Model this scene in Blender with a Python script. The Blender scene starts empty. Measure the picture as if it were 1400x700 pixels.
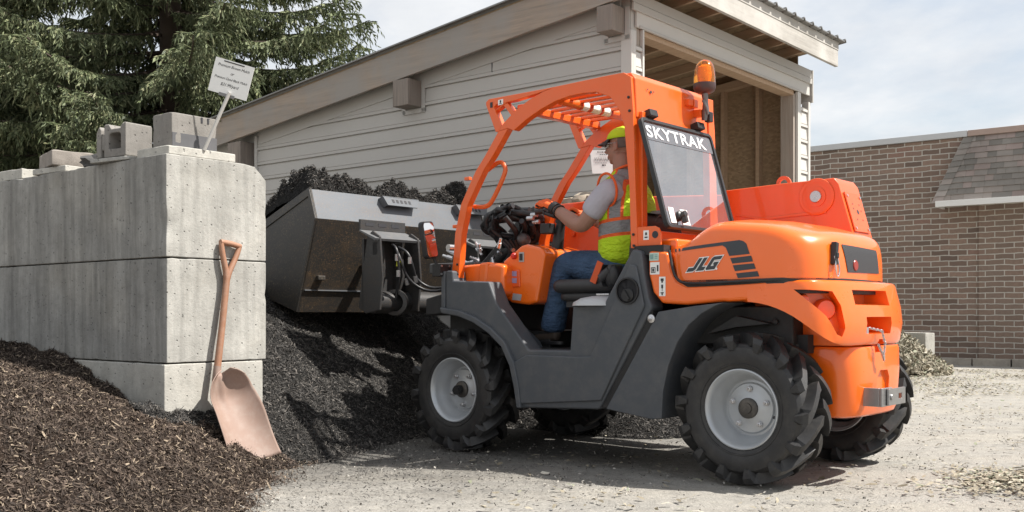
import bpy, bmesh, math, random
import numpy as np
from mathutils import Vector, Matrix, noise, Euler
R = math.radians
random.seed(7); rng = np.random.default_rng(11)
scn = bpy.context.scene
C = scn.collection

# ------------------------------------------------------------------ helpers
class MB:
    """collects shapes in one bmesh, then links them as ONE mesh object"""
    def __init__(s): s.bm = bmesh.new()
    def box(s, lo, hi, rot=None, piv=None, taper=None):
        vs = []
        for z in (0, 1):
            for x, y in ((0,0),(1,0),(1,1),(0,1)):
                p = Vector((lo[0] if x==0 else hi[0], lo[1] if y==0 else hi[1], lo[2] if z==0 else hi[2]))
                if taper and z: 
                    c = (Vector(lo)+Vector(hi))/2
                    p.x = c.x+(p.x-c.x)*taper; p.y = c.y+(p.y-c.y)*taper
                if rot is not None:
                    c = Vector(piv) if piv is not None else (Vector(lo)+Vector(hi))/2
                    p = c + rot @ (p-c)
                vs.append(s.bm.verts.new(p))
        a = vs
        for f in ((3,2,1,0),(4,5,6,7),(0,1,5,4),(1,2,6,5),(2,3,7,6),(3,0,4,7)):
            s.bm.faces.new([a[i] for i in f])
        return s
    def prism(s, poly, a, b, ax='y', f=None):
        """polygon in the plane across axis ax, extruded from a to b; f maps (u,v,w) to 3D when given"""
        def P(u, v, w):
            if f: return Vector(f(u, v, w))
            return Vector({'y':(u,w,v),'x':(w,u,v),'z':(u,v,w)}[ax])
        A = [s.bm.verts.new(P(u,v,a)) for u,v in poly]; Bv = [s.bm.verts.new(P(u,v,b)) for u,v in poly]
        n = len(poly)
        fs = [s.bm.faces.new(A), s.bm.faces.new(Bv[::-1])]
        for i in range(n):
            fs.append(s.bm.faces.new((A[i],Bv[i],Bv[(i+1)%n],A[(i+1)%n])))
        bmesh.ops.recalc_face_normals(s.bm, faces=fs)
        return s
    def strip(s, outer, inner, a, b, ax='y', closed=False):
        """band between two polylines of equal length, extruded from a to b"""
        P = lambda u,v,w: Vector({'y':(u,w,v),'x':(w,u,v),'z':(u,v,w)}[ax])
        n = len(outer); fs=[]
        o0=[s.bm.verts.new(P(*p,a)) for p in outer]; o1=[s.bm.verts.new(P(*p,b)) for p in outer]
        i0=[s.bm.verts.new(P(*p,a)) for p in inner]; i1=[s.bm.verts.new(P(*p,b)) for p in inner]
        m = n if closed else n-1
        for k in range(m):
            j=(k+1)%n
            for q in ((o0[k],o0[j],i0[j],i0[k]),(o1[k],i1[k],i1[j],o1[j]),(o0[k],o1[k],o1[j],o0[j]),(i0[k],i0[j],i1[j],i1[k])):
                fs.append(s.bm.faces.new(q))
        if not closed:
            fs.append(s.bm.faces.new((o0[0],i0[0],i1[0],o1[0]))); fs.append(s.bm.faces.new((o0[-1],o1[-1],i1[-1],i0[-1])))
        bmesh.ops.recalc_face_normals(s.bm, faces=fs)
        return s
    def tube(s, pts, r, n=10, cap=True, smooth=0):
        pts=[Vector(p) for p in pts]
        if smooth:
            for _ in range(smooth):
                q=[pts[0]]
                for a,b in zip(pts,pts[1:]): q+= [a*.75+b*.25, a*.25+b*.75]
                q.append(pts[-1]); pts=q
        rr = r if hasattr(r,'__len__') else [r]*len(pts)
        if len(rr)!=len(pts): rr=[rr[0]+(rr[-1]-rr[0])*i/(len(pts)-1) for i in range(len(pts))]
        rings=[]; up=None
        for i,p in enumerate(pts):
            t=(pts[min(i+1,len(pts)-1)]-pts[max(i-1,0)]).normalized()
            if up is None: up=Vector((0,0,1)) if abs(t.z)<.9 else Vector((1,0,0))
            x=t.cross(up).normalized(); y=x.cross(t).normalized(); up=y
            rings.append([s.bm.verts.new(p+(x*math.cos(k*2*math.pi/n)+y*math.sin(k*2*math.pi/n))*rr[i]) for k in range(n)])
        fs=[]
        for a,b in zip(rings,rings[1:]):
            for k in range(n): fs.append(s.bm.faces.new((a[k],a[(k+1)%n],b[(k+1)%n],b[k])))
        if cap: fs.append(s.bm.faces.new(rings[0][::-1])); fs.append(s.bm.faces.new(rings[-1]))
        bmesh.ops.recalc_face_normals(s.bm, faces=fs)
        return s
    def lathe(s, prof, org=(0,0,0), axis=(0,0,1), n=32, cap=True):
        """profile of (radius, height along axis)"""
        org=Vector(org); ax=Vector(axis).normalized()
        u=ax.orthogonal().normalized(); v=ax.cross(u); fs=[]
        rings=[[s.bm.verts.new(org+ax*h+(u*math.cos(k*2*math.pi/n)+v*math.sin(k*2*math.pi/n))*max(r,1e-4)) for k in range(n)] for r,h in prof]
        for a,b in zip(rings,rings[1:]):
            for k in range(n): fs.append(s.bm.faces.new((a[k],a[(k+1)%n],b[(k+1)%n],b[k])))
        if cap: fs.append(s.bm.faces.new(rings[0][::-1])); fs.append(s.bm.faces.new(rings[-1]))
        bmesh.ops.recalc_face_normals(s.bm, faces=fs)
        return s
    def rings(s, rs, cap=True):
        fs=[]; n=len(rs[0]); V=[[s.bm.verts.new(Vector(p)) for p in r] for r in rs]
        for a,b in zip(V,V[1:]):
            for k in range(n): fs.append(s.bm.faces.new((a[k],a[(k+1)%n],b[(k+1)%n],b[k])))
        if cap: fs.append(s.bm.faces.new(V[0][::-1])); fs.append(s.bm.faces.new(V[-1]))
        bmesh.ops.recalc_face_normals(s.bm, faces=fs)
        return s
    def ball(s, c, r, sc=(1,1,1), sub=2, rot=None, nz=0, seed=0):
        m=Matrix.Translation(Vector(c)) @ (rot.to_4x4() if rot is not None else Matrix()) @ Matrix.Diagonal((r*sc[0],r*sc[1],r*sc[2],1))
        g=bmesh.ops.create_icosphere(s.bm, subdivisions=sub, radius=1)
        for v in g['verts']:
            if nz: v.co*=1+nz*noise.noise(v.co*1.6+Vector((seed,seed*.7,0)))
            v.co=m@v.co
        return s
    def grid(s, nx, ny, f):
        V=[[s.bm.verts.new(Vector(f(i/nx,j/ny))) for i in range(nx+1)] for j in range(ny+1)]
        for j in range(ny):
            for i in range(nx): s.bm.faces.new((V[j][i],V[j][i+1],V[j+1][i+1],V[j+1][i]))
        return s
    def obj(s, name, mat, parent=None, bevel=0, smooth=None, seg=2, M=None, sub=0, recalc=False):
        if recalc: bmesh.ops.recalc_face_normals(s.bm, faces=s.bm.faces)
        me=bpy.data.meshes.new(name); s.bm.to_mesh(me); s.bm.free()
        return link(name, me, mat, parent, bevel, smooth, seg, M, sub)

def link(name, me, mat, parent=None, bevel=0, smooth=None, seg=2, M=None, sub=0):
    o=bpy.data.objects.new(name, me); C.objects.link(o)
    for m in (mat if isinstance(mat,(list,tuple)) else [mat]): me.materials.append(m)
    if parent is not None: o.parent=parent
    if M is not None: o.matrix_local=M
    if smooth is not None:
        me.polygons.foreach_set('use_smooth',[True]*len(me.polygons))
        if smooth<180: me.set_sharp_from_angle(angle=R(smooth))
    if sub:
        m=o.modifiers.new('sub','SUBSURF'); m.levels=m.render_levels=sub
    if bevel:
        m=o.modifiers.new('bev','BEVEL'); m.width=bevel; m.segments=seg; m.limit_method='ANGLE'; m.angle_limit=R(35)
        if smooth is None:
            me.polygons.foreach_set('use_smooth',[True]*len(me.polygons)); m.harden_normals=True
    return o

def mesh_np(name, V, F, mats, parent=None, smooth=False, mi=None):
    """V (n,3), F (m,k) arrays -> object"""
    me=bpy.data.meshes.new(name); V=np.asarray(V,np.float32); F=np.asarray(F,np.int32)
    k=F.shape[1]; me.vertices.add(len(V)); me.vertices.foreach_set('co',V.ravel())
    me.loops.add(F.size); me.loops.foreach_set('vertex_index',F.ravel())
    me.polygons.add(len(F)); me.polygons.foreach_set('loop_start',np.arange(0,F.size,k,dtype=np.int32)); me.polygons.foreach_set('loop_total',np.full(len(F),k,np.int32))
    if mi is not None: me.polygons.foreach_set('material_index',np.asarray(mi,np.int32))
    me.polygons.foreach_set('use_smooth',np.full(len(F),smooth))
    me.update(calc_edges=True); me.validate()
    return link(name, me, mats, parent)

def empty(name, loc=(0,0,0), rz=0, parent=None):
    o=bpy.data.objects.new(name,None); C.objects.link(o); o.empty_display_size=.1
    o.location=loc; o.rotation_euler=(0,0,rz)
    if parent is not None: o.parent=parent
    return o
def tag(o, label=None, cat=None, group=None, kind=None):
    if label: o['label']=label
    if cat: o['category']=cat
    if group: o['group']=group
    if kind: o['kind']=kind
    return o
def smoothstep(a,b,x):
    t=min(1,max(0,(x-a)/(b-a))); return t*t*(3-2*t)

# ------------------------------------------------------------------ materials
def newmat(name):
    m=bpy.data.materials.new(name); m.use_nodes=True; nt=m.node_tree
    b=nt.nodes['Principled BSDF']; return m,nt,b
def N(nt,t,**k):
    n=nt.nodes.new(t)
    for a,v in k.items():
        if a in n.inputs.keys(): n.inputs[a].default_value=v
        else: setattr(n,a,v)
    return n
def coords(nt, scale=(1,1,1), rot=(0,0,0)):
    tc=N(nt,'ShaderNodeTexCoord'); mp=N(nt,'ShaderNodeMapping'); nt.links.new(tc.outputs['Object'],mp.inputs['Vector'])
    mp.inputs['Scale'].default_value=scale; mp.inputs['Rotation'].default_value=rot; return mp.outputs['Vector']
def noise_n(nt, vec, scale, detail=4, rough=.6):
    n=N(nt,'ShaderNodeTexNoise'); n.inputs['Scale'].default_value=scale; n.inputs['Detail'].default_value=detail; n.inputs['Roughness'].default_value=rough
    nt.links.new(vec,n.inputs['Vector']); return n.outputs['Fac']
def ramp(nt, fac, stops):
    r=N(nt,'ShaderNodeValToRGB'); nt.links.new(fac,r.inputs['Fac']); e=r.color_ramp.elements
    while len(e)<len(stops): e.new(.5)
    for el,(p,c) in zip(e,stops):
        el.position=p; el.color=(c,c,c,1) if not hasattr(c,'__len__') else (*c,1)
    return r.outputs['Color']
def mix(nt, fac, a, b, mode='MIX'):
    n=N(nt,'ShaderNodeMix',data_type='RGBA',blend_type=mode)
    for i,x in ((0,fac),(6,a),(7,b)):
        if hasattr(x,'links') or isinstance(x,bpy.types.NodeSocket): nt.links.new(x,n.inputs[i])
        elif hasattr(x,'__len__'): n.inputs[i].default_value=(*x,1)
        elif i==0: n.inputs[i].default_value=x
        else: n.inputs[i].default_value=(x,x,x,1)
    return n.outputs[2]
def bump(nt, b, h, strength=.3, dist=.01, prev=None):
    n=N(nt,'ShaderNodeBump'); n.inputs['Strength'].default_value=strength; n.inputs['Distance'].default_value=dist
    nt.links.new(h,n.inputs['Height'])
    if prev is not None: nt.links.new(prev,n.inputs['Normal'])
    nt.links.new(n.outputs['Normal'],b.inputs['Normal']); return n.outputs['Normal']
def mul(c,k): return tuple(min(1,x*k) for x in c)

def paint(name, col, rough=.4, metal=0, var=.12, scale=6, coat=0, bmp=0, bscale=60, dust=0, dustcol=(.35,.3,.24), spec=.5, coatr=.04):
    m,nt,b=newmat(name); v=coords(nt)
    f=noise_n(nt,v,scale,5)
    c=mix(nt,f,mul(col,1-var),mul(col,1+var))
    if dust:
        d=ramp(nt,noise_n(nt,v,scale*3.1,8,.7),[(.45,0),(.75,dust)])
        c=mix(nt,d,c,dustcol)
    nt.links.new(c,b.inputs['Base Color'])
    rr=N(nt,'ShaderNodeMapRange'); nt.links.new(noise_n(nt,v,scale*5,6),rr.inputs['Value'])
    rr.inputs['To Min'].default_value=max(.02,rough-.1); rr.inputs['To Max'].default_value=min(1,rough+.12)
    nt.links.new(rr.outputs['Result'],b.inputs['Roughness'])
    b.inputs['Metallic'].default_value=metal; b.inputs['Coat Weight'].default_value=coat; b.inputs['Coat Roughness'].default_value=coatr
    b.inputs['Specular IOR Level'].default_value=spec
    if bmp: bump(nt,b,noise_n(nt,v,bscale,3),bmp,.004)
    return m

ORANGE=paint('orange_paint',(.84,.138,.005),.30,coat=.6,var=.05,scale=2.5,dust=.10,dustcol=(.62,.24,.10))
ORANGE_RED=paint('boom_orange_paint',(.74,.092,.009),.36,coat=.4,var=.07,scale=2.5,dust=.14,dustcol=(.48,.18,.09))
ORANGE_STEEL=paint('orange_steel_paint',(.77,.112,.008),.38,coat=.35,var=.06,scale=3,dust=.14,dustcol=(.50,.20,.09))
GRAYPL=paint('charcoal_plastic',(.062,.069,.079),.55,var=.14,scale=3,dust=.30,bmp=.12,bscale=350,dustcol=(.16,.15,.14))
GRAYDK=paint('stripe_gray',(.035,.04,.047),.45,var=.05)
BLACK=paint('black_plastic',(.014,.014,.015),.45,var=.2,dust=.1,dustcol=(.09,.085,.08))
CHASSIS=paint('chassis_black',(.015,.015,.016),.6,var=.3,dust=.2,dustcol=(.08,.075,.065))
RUBBER=paint('tyre_rubber',(.018,.018,.019),.50,var=.25,scale=5,dust=.30,dustcol=(.10,.092,.082),bmp=.15,bscale=120)
RIM=paint('silver_rim_paint',(.43,.45,.47),.36,metal=.4,var=.06,dust=.15,dustcol=(.4,.37,.33))
STEEL=paint('zinc_steel',(.55,.55,.56),.28,metal=.9,var=.1,scale=12)
HOSE=paint('hose_rubber',(.022,.022,.024),.42,var=.2)
VINYL=paint('seat_vinyl',(.03,.03,.032),.5,var=.15,bmp=.1,bscale=200)
WHITE=paint('white_decal',(.78,.78,.76),.4,var=.03)
INK=paint('decal_ink',(.03,.03,.035),.6,var=.05)
TEALINK=paint('pale_green_decal',(.45,.58,.52),.5,var=.05)
REDP=paint('red_plastic',(.6,.03,.02),.3,var=.1)
GLAV=paint('lavender_shirt',(.43,.42,.47),.85,var=.08,scale=9,bmp=2.5,bscale=13)

def m_glass():
    m,nt,b=newmat('tinted_glass'); nt.nodes.remove(b)
    out=[n for n in nt.nodes if n.type=='OUTPUT_MATERIAL'][0]
    t=N(nt,'ShaderNodeBsdfTransparent'); t.inputs['Color'].default_value=(.90,.92,.93,1)
    g=N(nt,'ShaderNodeBsdfGlossy'); g.inputs['Roughness'].default_value=.02; g.inputs['Color'].default_value=(.95,.97,1,1)
    d=N(nt,'ShaderNodeBsdfDiffuse'); d.inputs['Color'].default_value=(.72,.75,.79,1)
    fr=N(nt,'ShaderNodeLayerWeight'); fr.inputs['Blend'].default_value=.76
    v=coords(nt); dust=ramp(nt,noise_n(nt,v,5,6,.65),[(.3,.05),(.75,.12)])
    a=N(nt,'ShaderNodeMixShader'); c=N(nt,'ShaderNodeMixShader')
    nt.links.new(dust,a.inputs[0]); nt.links.new(t.outputs[0],a.inputs[1]); nt.links.new(d.outputs[0],a.inputs[2])
    nt.links.new(fr.outputs['Fresnel'],c.inputs[0]); nt.links.new(a.outputs[0],c.inputs[1]); nt.links.new(g.outputs[0],c.inputs[2])
    nt.links.new(c.outputs[0],out.inputs['Surface']); return m
GLASS=m_glass()
def m_band():
    m,nt,b=newmat('tinted_band'); nt.nodes.remove(b)
    out=[n for n in nt.nodes if n.type=='OUTPUT_MATERIAL'][0]
    t=N(nt,'ShaderNodeBsdfTransparent'); t.inputs['Color'].default_value=(.70,.72,.75,1)
    d=N(nt,'ShaderNodeBsdfDiffuse'); d.inputs['Color'].default_value=(.26,.275,.30,1)
    a=N(nt,'ShaderNodeMixShader'); a.inputs[0].default_value=.45
    nt.links.new(t.outputs[0],a.inputs[1]); nt.links.new(d.outputs[0],a.inputs[2]); nt.links.new(a.outputs[0],out.inputs['Surface']); return m
BAND=m_band()
def m_amber():
    m,nt,b=newmat('amber_lens')
    b.inputs['Base Color'].default_value=(1,.36,.02,1); b.inputs['Roughness'].default_value=.05; b.inputs['Transmission Weight'].default_value=.92
    b.inputs['IOR'].default_value=1.3; b.inputs['Coat Weight'].default_value=.5; return m
AMBER=m_amber()
def m_mirror():
    m,nt,b=newmat('mirror_glass'); b.inputs['Metallic'].default_value=1; b.inputs['Roughness'].default_value=.03; b.inputs['Base Color'].default_value=(.9,.9,.9,1); return m
MIRROR=m_mirror()

def m_concrete(name, col=(.36,.35,.325), streak=.5, pores=1, dark=.45, warm=(.42,.37,.28)):
    m,nt,b=newmat(name); v=coords(nt); vs=coords(nt,(3.2,3.2,.30)); vs2=coords(nt,(15,15,.9))
    c=mix(nt,ramp(nt,noise_n(nt,v,3,9,.72),[(.25,0),(.75,1)]),mul(col,.60),mul(col,1.20))
    c=mix(nt,ramp(nt,noise_n(nt,v,17,6,.75),[(.50,0),(.72,.55)]),c,mul(col,.55))
    c=mix(nt,ramp(nt,noise_n(nt,v,1.3,6),[(.5,0),(.75,.25)]),c,warm)
    s=ramp(nt,noise_n(nt,vs,1.3,7,.7),[(.42,0),(.74,.7)])
    s2=ramp(nt,noise_n(nt,vs2,1,4,.6),[(.48,0),(.72,.8)])
    c=mix(nt,mix(nt,1,s,(streak,)*3,'MULTIPLY'),c,mul(col,dark))
    c=mix(nt,mix(nt,1,s2,(streak*.55,)*3,'MULTIPLY'),c,mul(col,dark*.9))
    vo=N(nt,'ShaderNodeTexVoronoi'); vo.inputs['Scale'].default_value=30; nt.links.new(v,vo.inputs['Vector'])
    pm=ramp(nt,noise_n(nt,v,9,3),[(.40,0),(.55,1)])
    p=ramp(nt,vo.outputs['Distance'],[(.09,1),(.20,0)])
    p=mix(nt,1,p,pm,'MULTIPLY')
    if pores: c=mix(nt,mix(nt,1,p,(.8,)*3,'MULTIPLY'),c,mul(col,.28))
    nt.links.new(c,b.inputs['Base Color']); b.inputs['Roughness'].default_value=.92; b.inputs['Specular IOR Level'].default_value=.2
    n1=bump(nt,b,noise_n(nt,v,45,6,.7),.35,.01)
    if pores:
        inv=N(nt,'ShaderNodeInvert'); nt.links.new(p,inv.inputs['Color']); bump(nt,b,inv.outputs['Color'],.6,.008,n1)
    return m
CONC=m_concrete('weathered_concrete',(.46,.45,.415),.85,dark=.34)
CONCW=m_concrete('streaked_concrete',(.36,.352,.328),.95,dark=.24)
CONC2=m_concrete('pale_concrete',(.50,.485,.44),.3)
SPLIT=m_concrete('split_face_stone',(.30,.27,.24),.1,0,warm=(.40,.27,.19))
CMU=m_concrete('cinder_block',(.265,.25,.23),.15,1,warm=(.29,.265,.235))

def m_wood(name, col, dark, along='y', gray=None):
    m,nt,b=newmat(name); sc={'x':(1.2,22,22),'y':(22,1.2,22),'z':(22,22,1.2)}[along]
    v=coords(nt,sc); w=coords(nt)
    c=mix(nt,ramp(nt,noise_n(nt,v,1.4,8,.7),[(.3,0),(.7,1)]),dark,col)
    if gray: c=mix(nt,ramp(nt,noise_n(nt,w,1.7,6),[(.4,0),(.62,.85)]),c,gray)
    nt.links.new(c,b.inputs['Base Color']); b.inputs['Roughness'].default_value=.8
    bump(nt,b,noise_n(nt,v,1.4,8,.7),.25,.004); return m
BARGE=m_wood('weathered_board',(.37,.295,.23),(.22,.185,.155),'y',(.28,.262,.24))
FASCIA=m_wood('silvered_board',(.43,.41,.37),(.27,.25,.225),'x',(.50,.48,.445))
JAMB=m_wood('jamb_timber',(.40,.35,.30),(.30,.25,.21),'z')
RAFTER=m_wood('rafter_timber',(.46,.33,.22),(.34,.23,.15),'y')
BLOCKW=m_wood('block_timber',(.30,.25,.21),(.13,.11,.095),'z',(.22,.19,.165))
ASHW=m_wood('shovel_handle_wood',(.50,.20,.085),(.36,.135,.055),'z')
SIDING=paint('vinyl_siding',(.435,.418,.39),.6,var=.035,scale=1.3,dust=.08,dustcol=(.36,.33,.30))
TRIMW=paint('painted_trim',(.52,.502,.47),.6,var=.05,scale=3)
def m_osb():
    m,nt,b=newmat('osb_panel'); v=coords(nt,(14,14,30)); 
    vo=N(nt,'ShaderNodeTexVoronoi'); vo.inputs['Scale'].default_value=1.6; nt.links.new(v,vo.inputs['Vector'])
    c=mix(nt,vo.outputs['Color'],(.30,.20,.11),(.46,.33,.20)); sep=N(nt,'ShaderNodeSeparateColor'); nt.links.new(vo.outputs['Color'],sep.inputs[0])
    c=mix(nt,sep.outputs[0],(.22,.15,.085),(.40,.29,.175))
    c=mix(nt,noise_n(nt,coords(nt),2,4),c,mul((.30,.21,.13),.8))
    nt.links.new(c,b.inputs['Base Color']); b.inputs['Roughness'].default_value=.85; return m
OSB=m_osb()
ROOFM=paint('roof_metal',(.20,.195,.185),.45,metal=.4,var=.1,scale=3)

def m_bricks():
    m,nt,b=newmat('brown_brick'); tc=N(nt,'ShaderNodeTexCoord'); sp=N(nt,'ShaderNodeSeparateXYZ'); nt.links.new(tc.outputs['Object'],sp.inputs[0])
    # slight waviness so courses are not ruler straight
    nz=N(nt,'ShaderNodeTexNoise'); nz.inputs['Scale'].default_value=3.2; nz.inputs['Detail'].default_value=4; nt.links.new(tc.outputs['Object'],nz.inputs['Vector'])
    ad=N(nt,'ShaderNodeMath',operation='MULTIPLY_ADD'); nt.links.new(nz.outputs['Fac'],ad.inputs[0]); ad.inputs[1].default_value=.045; nt.links.new(sp.outputs['Z'],ad.inputs[2])
    cb=N(nt,'ShaderNodeCombineXYZ'); nt.links.new(sp.outputs['X'],cb.inputs[0]); nt.links.new(ad.outputs[0],cb.inputs[1])
    br=N(nt,'ShaderNodeTexBrick'); nt.links.new(cb.outputs[0],br.inputs['Vector'])
    br.inputs['Scale'].default_value=1; br.inputs['Brick Width'].default_value=.325; br.inputs['Row Height'].default_value=.1016; br.inputs['Mortar Size'].default_value=.0105; br.inputs['Mortar Smooth'].default_value=.25; br.inputs['Bias'].default_value=0
    br.inputs['Color1'].default_value=(0,0,0,1); br.inputs['Color2'].default_value=(1,1,1,1); br.inputs['Mortar'].default_value=(.5,.5,.5,1)
    sc=N(nt,'ShaderNodeSeparateColor'); nt.links.new(br.outputs['Color'],sc.inputs[0])
    bc=ramp(nt,sc.outputs[0],[(0,(.085,.06,.046)),(.2,(.19,.128,.095)),(.45,(.28,.19,.14)),(.7,(.40,.265,.195)),(.88,(.23,.185,.155)),(1,(.36,.18,.13))])
    v=coords(nt); bc=mix(nt,noise_n(nt,v,22,6,.7),mul((.12,.085,.07),1),bc); bc=mix(nt,.22,bc,mix(nt,noise_n(nt,v,1.1,4),(.20,.15,.12),(.36,.275,.225)))
    mo=mix(nt,noise_n(nt,v,12,5),(.34,.31,.27),(.62,.59,.53))
    c=mix(nt,br.outputs['Fac'],bc,mo)
    nt.links.new(c,b.inputs['Base Color']); b.inputs['Roughness'].default_value=.9
    inv=N(nt,'ShaderNodeInvert'); nt.links.new(br.outputs['Fac'],inv.inputs['Color'])
    n1=bump(nt,b,inv.outputs['Color'],.8,.012); bump(nt,b,noise_n(nt,v,40,5),.4,.01,n1); return m
BRICK=m_bricks()
def m_island(name, stops, rough=.85, trans=0, spec=.3):
    m,nt,b=newmat(name); g=N(nt,'ShaderNodeNewGeometry')
    c=ramp(nt,g.outputs['Random Per Island'],stops); 
    v=coords(nt); c=mix(nt,1,c,ramp(nt,noise_n(nt,v,1.1,4),[(.3,.72),(.7,1.2)]),'MULTIPLY')
    nt.links.new(c,b.inputs['Base Color']); b.inputs['Roughness'].default_value=rough; b.inputs['Specular IOR Level'].default_value=spec
    if trans: b.inputs['Subsurface Weight'].default_value=0
    return m
BROWNCHIP=m_island('brown_mulch_chips',[(0,(.020,.015,.012)),(.35,(.050,.037,.029)),(.7,(.090,.066,.052)),(.90,(.16,.122,.092)),(1,(.36,.29,.21))])
BLACKCHIP=m_island('black_mulch_chips',[(0,(.020,.0185,.017)),(.5,(.052,.048,.044)),(.85,(.095,.088,.080)),(1,(.18,.16,.14))],.7)
LEAFLIT=m_island('dry_leaf_litter',[(0,(.15,.13,.095)),(.4,(.29,.255,.19)),(.75,(.39,.355,.28)),(.9,(.19,.21,.14)),(1,(.47,.44,.37))])
GRIT=m_island('yard_grit_stones',[(0,(.10,.095,.085)),(.4,(.22,.205,.185)),(.8,(.34,.32,.285)),(1,(.42,.395,.35))])
SHINGLE=m_island('shingle_tabs',[(0,(.20,.185,.165)),(.35,(.26,.24,.215)),(.6,(.31,.27,.24)),(.8,(.32,.255,.23)),(1,(.37,.345,.31))],.95)
NEEDLE=m_island('spruce_needles',[(0,(.075,.095,.052)),(.4,(.145,.175,.090)),(.75,(.205,.235,.125)),(1,(.29,.29,.17))],.6)
BARK=paint('spruce_bark',(.075,.055,.042),.95,var=.3,scale=8,bmp=.6,bscale=20)
def m_soil(name,c1,c2,sc=30):
    m,nt,b=newmat(name); v=coords(nt)
    nt.links.new(mix(nt,ramp(nt,noise_n(nt,v,sc,8,.75),[(.35,0),(.7,1)]),c1,c2),b.inputs['Base Color']); b.inputs['Roughness'].default_value=.95; b.inputs['Specular IOR Level'].default_value=.15
    bump(nt,b,noise_n(nt,v,sc*1.5,8,.75),.9,.03); return m
BROWNSOIL=m_soil('brown_mulch_bed',(.016,.011,.009),(.06,.042,.031))
BLACKSOIL=m_soil('black_mulch_bed',(.009,.009,.009),(.042,.040,.038))
def m_ground():
    m,nt,b=newmat('gravelly_yard'); v=coords(nt); vx=coords(nt,(.5,2.2,1),(0,0,R(-12)))
    c=mix(nt,noise_n(nt,v,.7,8,.65),(.36,.345,.315),(.52,.495,.45))
    c=mix(nt,ramp(nt,noise_n(nt,vx,.9,8,.7),[(.42,0),(.66,.75)]),c,(.52,.48,.41))
    c=mix(nt,ramp(nt,noise_n(nt,vx,2.6,8,.75),[(.5,0),(.75,.55)]),c,(.25,.24,.22))
    c=mix(nt,ramp(nt,noise_n(nt,v,90,4,.7),[(.35,0),(.7,1)]),mix(nt,.55,c,(.12,.115,.105)),c)
    c=mix(nt,ramp(nt,noise_n(nt,v,38,3,.7),[(.6,0),(.74,.5)]),c,(.52,.49,.44))
    c=mix(nt,ramp(nt,noise_n(nt,v,7,9,.8),[(.47,0),(.68,.5)]),c,(.20,.19,.172))
    c=mix(nt,ramp(nt,noise_n(nt,v,150,3,.6),[(.52,0),(.66,.30)]),c,(.18,.17,.155))
    # dark mulch dust trodden around the bin mouth
    vm=N(nt,'ShaderNodeVectorMath',operation='DISTANCE'); tc=N(nt,'ShaderNodeTexCoord'); nt.links.new(tc.outputs['Object'],vm.inputs[0]); vm.inputs[1].default_value=(-.6,7.6,0)
    ad=N(nt,'ShaderNodeMath',operation='MULTIPLY_ADD'); nt.links.new(noise_n(nt,v,2.2,8,.7),ad.inputs[0]); ad.inputs[1].default_value=2.6; nt.links.new(vm.outputs['Value'],ad.inputs[2])
    c=mix(nt,ramp(nt,N_div(nt,ad.outputs[0],6.5),[(.40,.62),(.62,0)]),c,(.035,.034,.033))
    nt.links.new(c,b.inputs['Base Color']); b.inputs['Roughness'].default_value=.95; b.inputs['Specular IOR Level'].default_value=.2
    n1=bump(nt,b,noise_n(nt,v,55,8,.75),.75,.02); bump(nt,b,noise_n(nt,v,5,6,.6),.5,.05,n1); return m
def N_div(nt,s,k):
    n=N(nt,'ShaderNodeMath',operation='DIVIDE'); nt.links.new(s,n.inputs[0]); n.inputs[1].default_value=k; return n.outputs[0]
GROUND=m_ground()
def m_bucket(name,base,rust,amt):
    m,nt,b=newmat(name); v=coords(nt); vv=coords(nt,(3,3,9))
    c=mix(nt,noise_n(nt,v,4,6),mul(base,.85),mul(base,1.15))
    c=mix(nt,mix(nt,1,ramp(nt,noise_n(nt,v,75,8,.85),[(.53,0),(.62,amt)]),ramp(nt,noise_n(nt,v,5,5,.7),[(.3,.15),(.65,1)]),'MULTIPLY'),c,rust)
    c=mix(nt,ramp(nt,noise_n(nt,vv,1.2,8,.7),[(.5,0),(.75,amt*.5)]),c,mul(rust,.45))
    nt.links.new(c,b.inputs['Base Color']); b.inputs['Roughness'].default_value=.42; b.inputs['Metallic'].default_value=.15
    bump(nt,b,noise_n(nt,v,70,5),.15,.004); return m
BUCKET_STRIP=m_bucket('bucket_gray_paint',(.135,.147,.162),(.36,.19,.06),.4)
BUCKET_DARK=m_bucket('bucket_dusty_paint',(.036,.033,.030),(.30,.185,.09),.8)
BUCKET_SIDE=m_bucket('bucket_side_paint',(.040,.038,.036),(.20,.155,.10),.8)
COUPLER=m_bucket('coupler_paint',(.045,.045,.046),(.20,.13,.07),.5)

# lettering: built in font turned into a mesh in the plane given by right / up vectors
def text(name, s, size, org, right, up, mat, parent=None, bold=0, sx=1, shear=0, align='LEFT', lift=.001, space=1.0):
    cu=bpy.data.curves.new(name,'FONT'); cu.body=s; cu.size=size; cu.offset=bold; cu.shear=shear; cu.align_x=align; cu.space_character=space; cu.resolution_u=3
    t=bpy.data.objects.new('lettering_tmp',cu); C.objects.link(t)
    dg=bpy.context.evaluated_depsgraph_get(); me=bpy.data.meshes.new_from_object(t.evaluated_get(dg)); bpy.data.objects.remove(t); bpy.data.curves.remove(cu)
    r=Vector(right).normalized(); u=Vector(up).normalized(); n=r.cross(u).normalized()
    o=Vector(org)+n*lift
    for v in me.vertices: v.co=o+r*(v.co.x*sx)+u*v.co.y
    me.materials.clear(); me.name=name
    return link(name,me,mat,parent)
def flat(poly, org, right, up, lift=.001):
    r=Vector(right).normalized(); u=Vector(up).normalized(); n=r.cross(u).normalized(); o=Vector(org)+n*lift
    return [o+r*x+u*y for x,y in poly]
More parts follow.
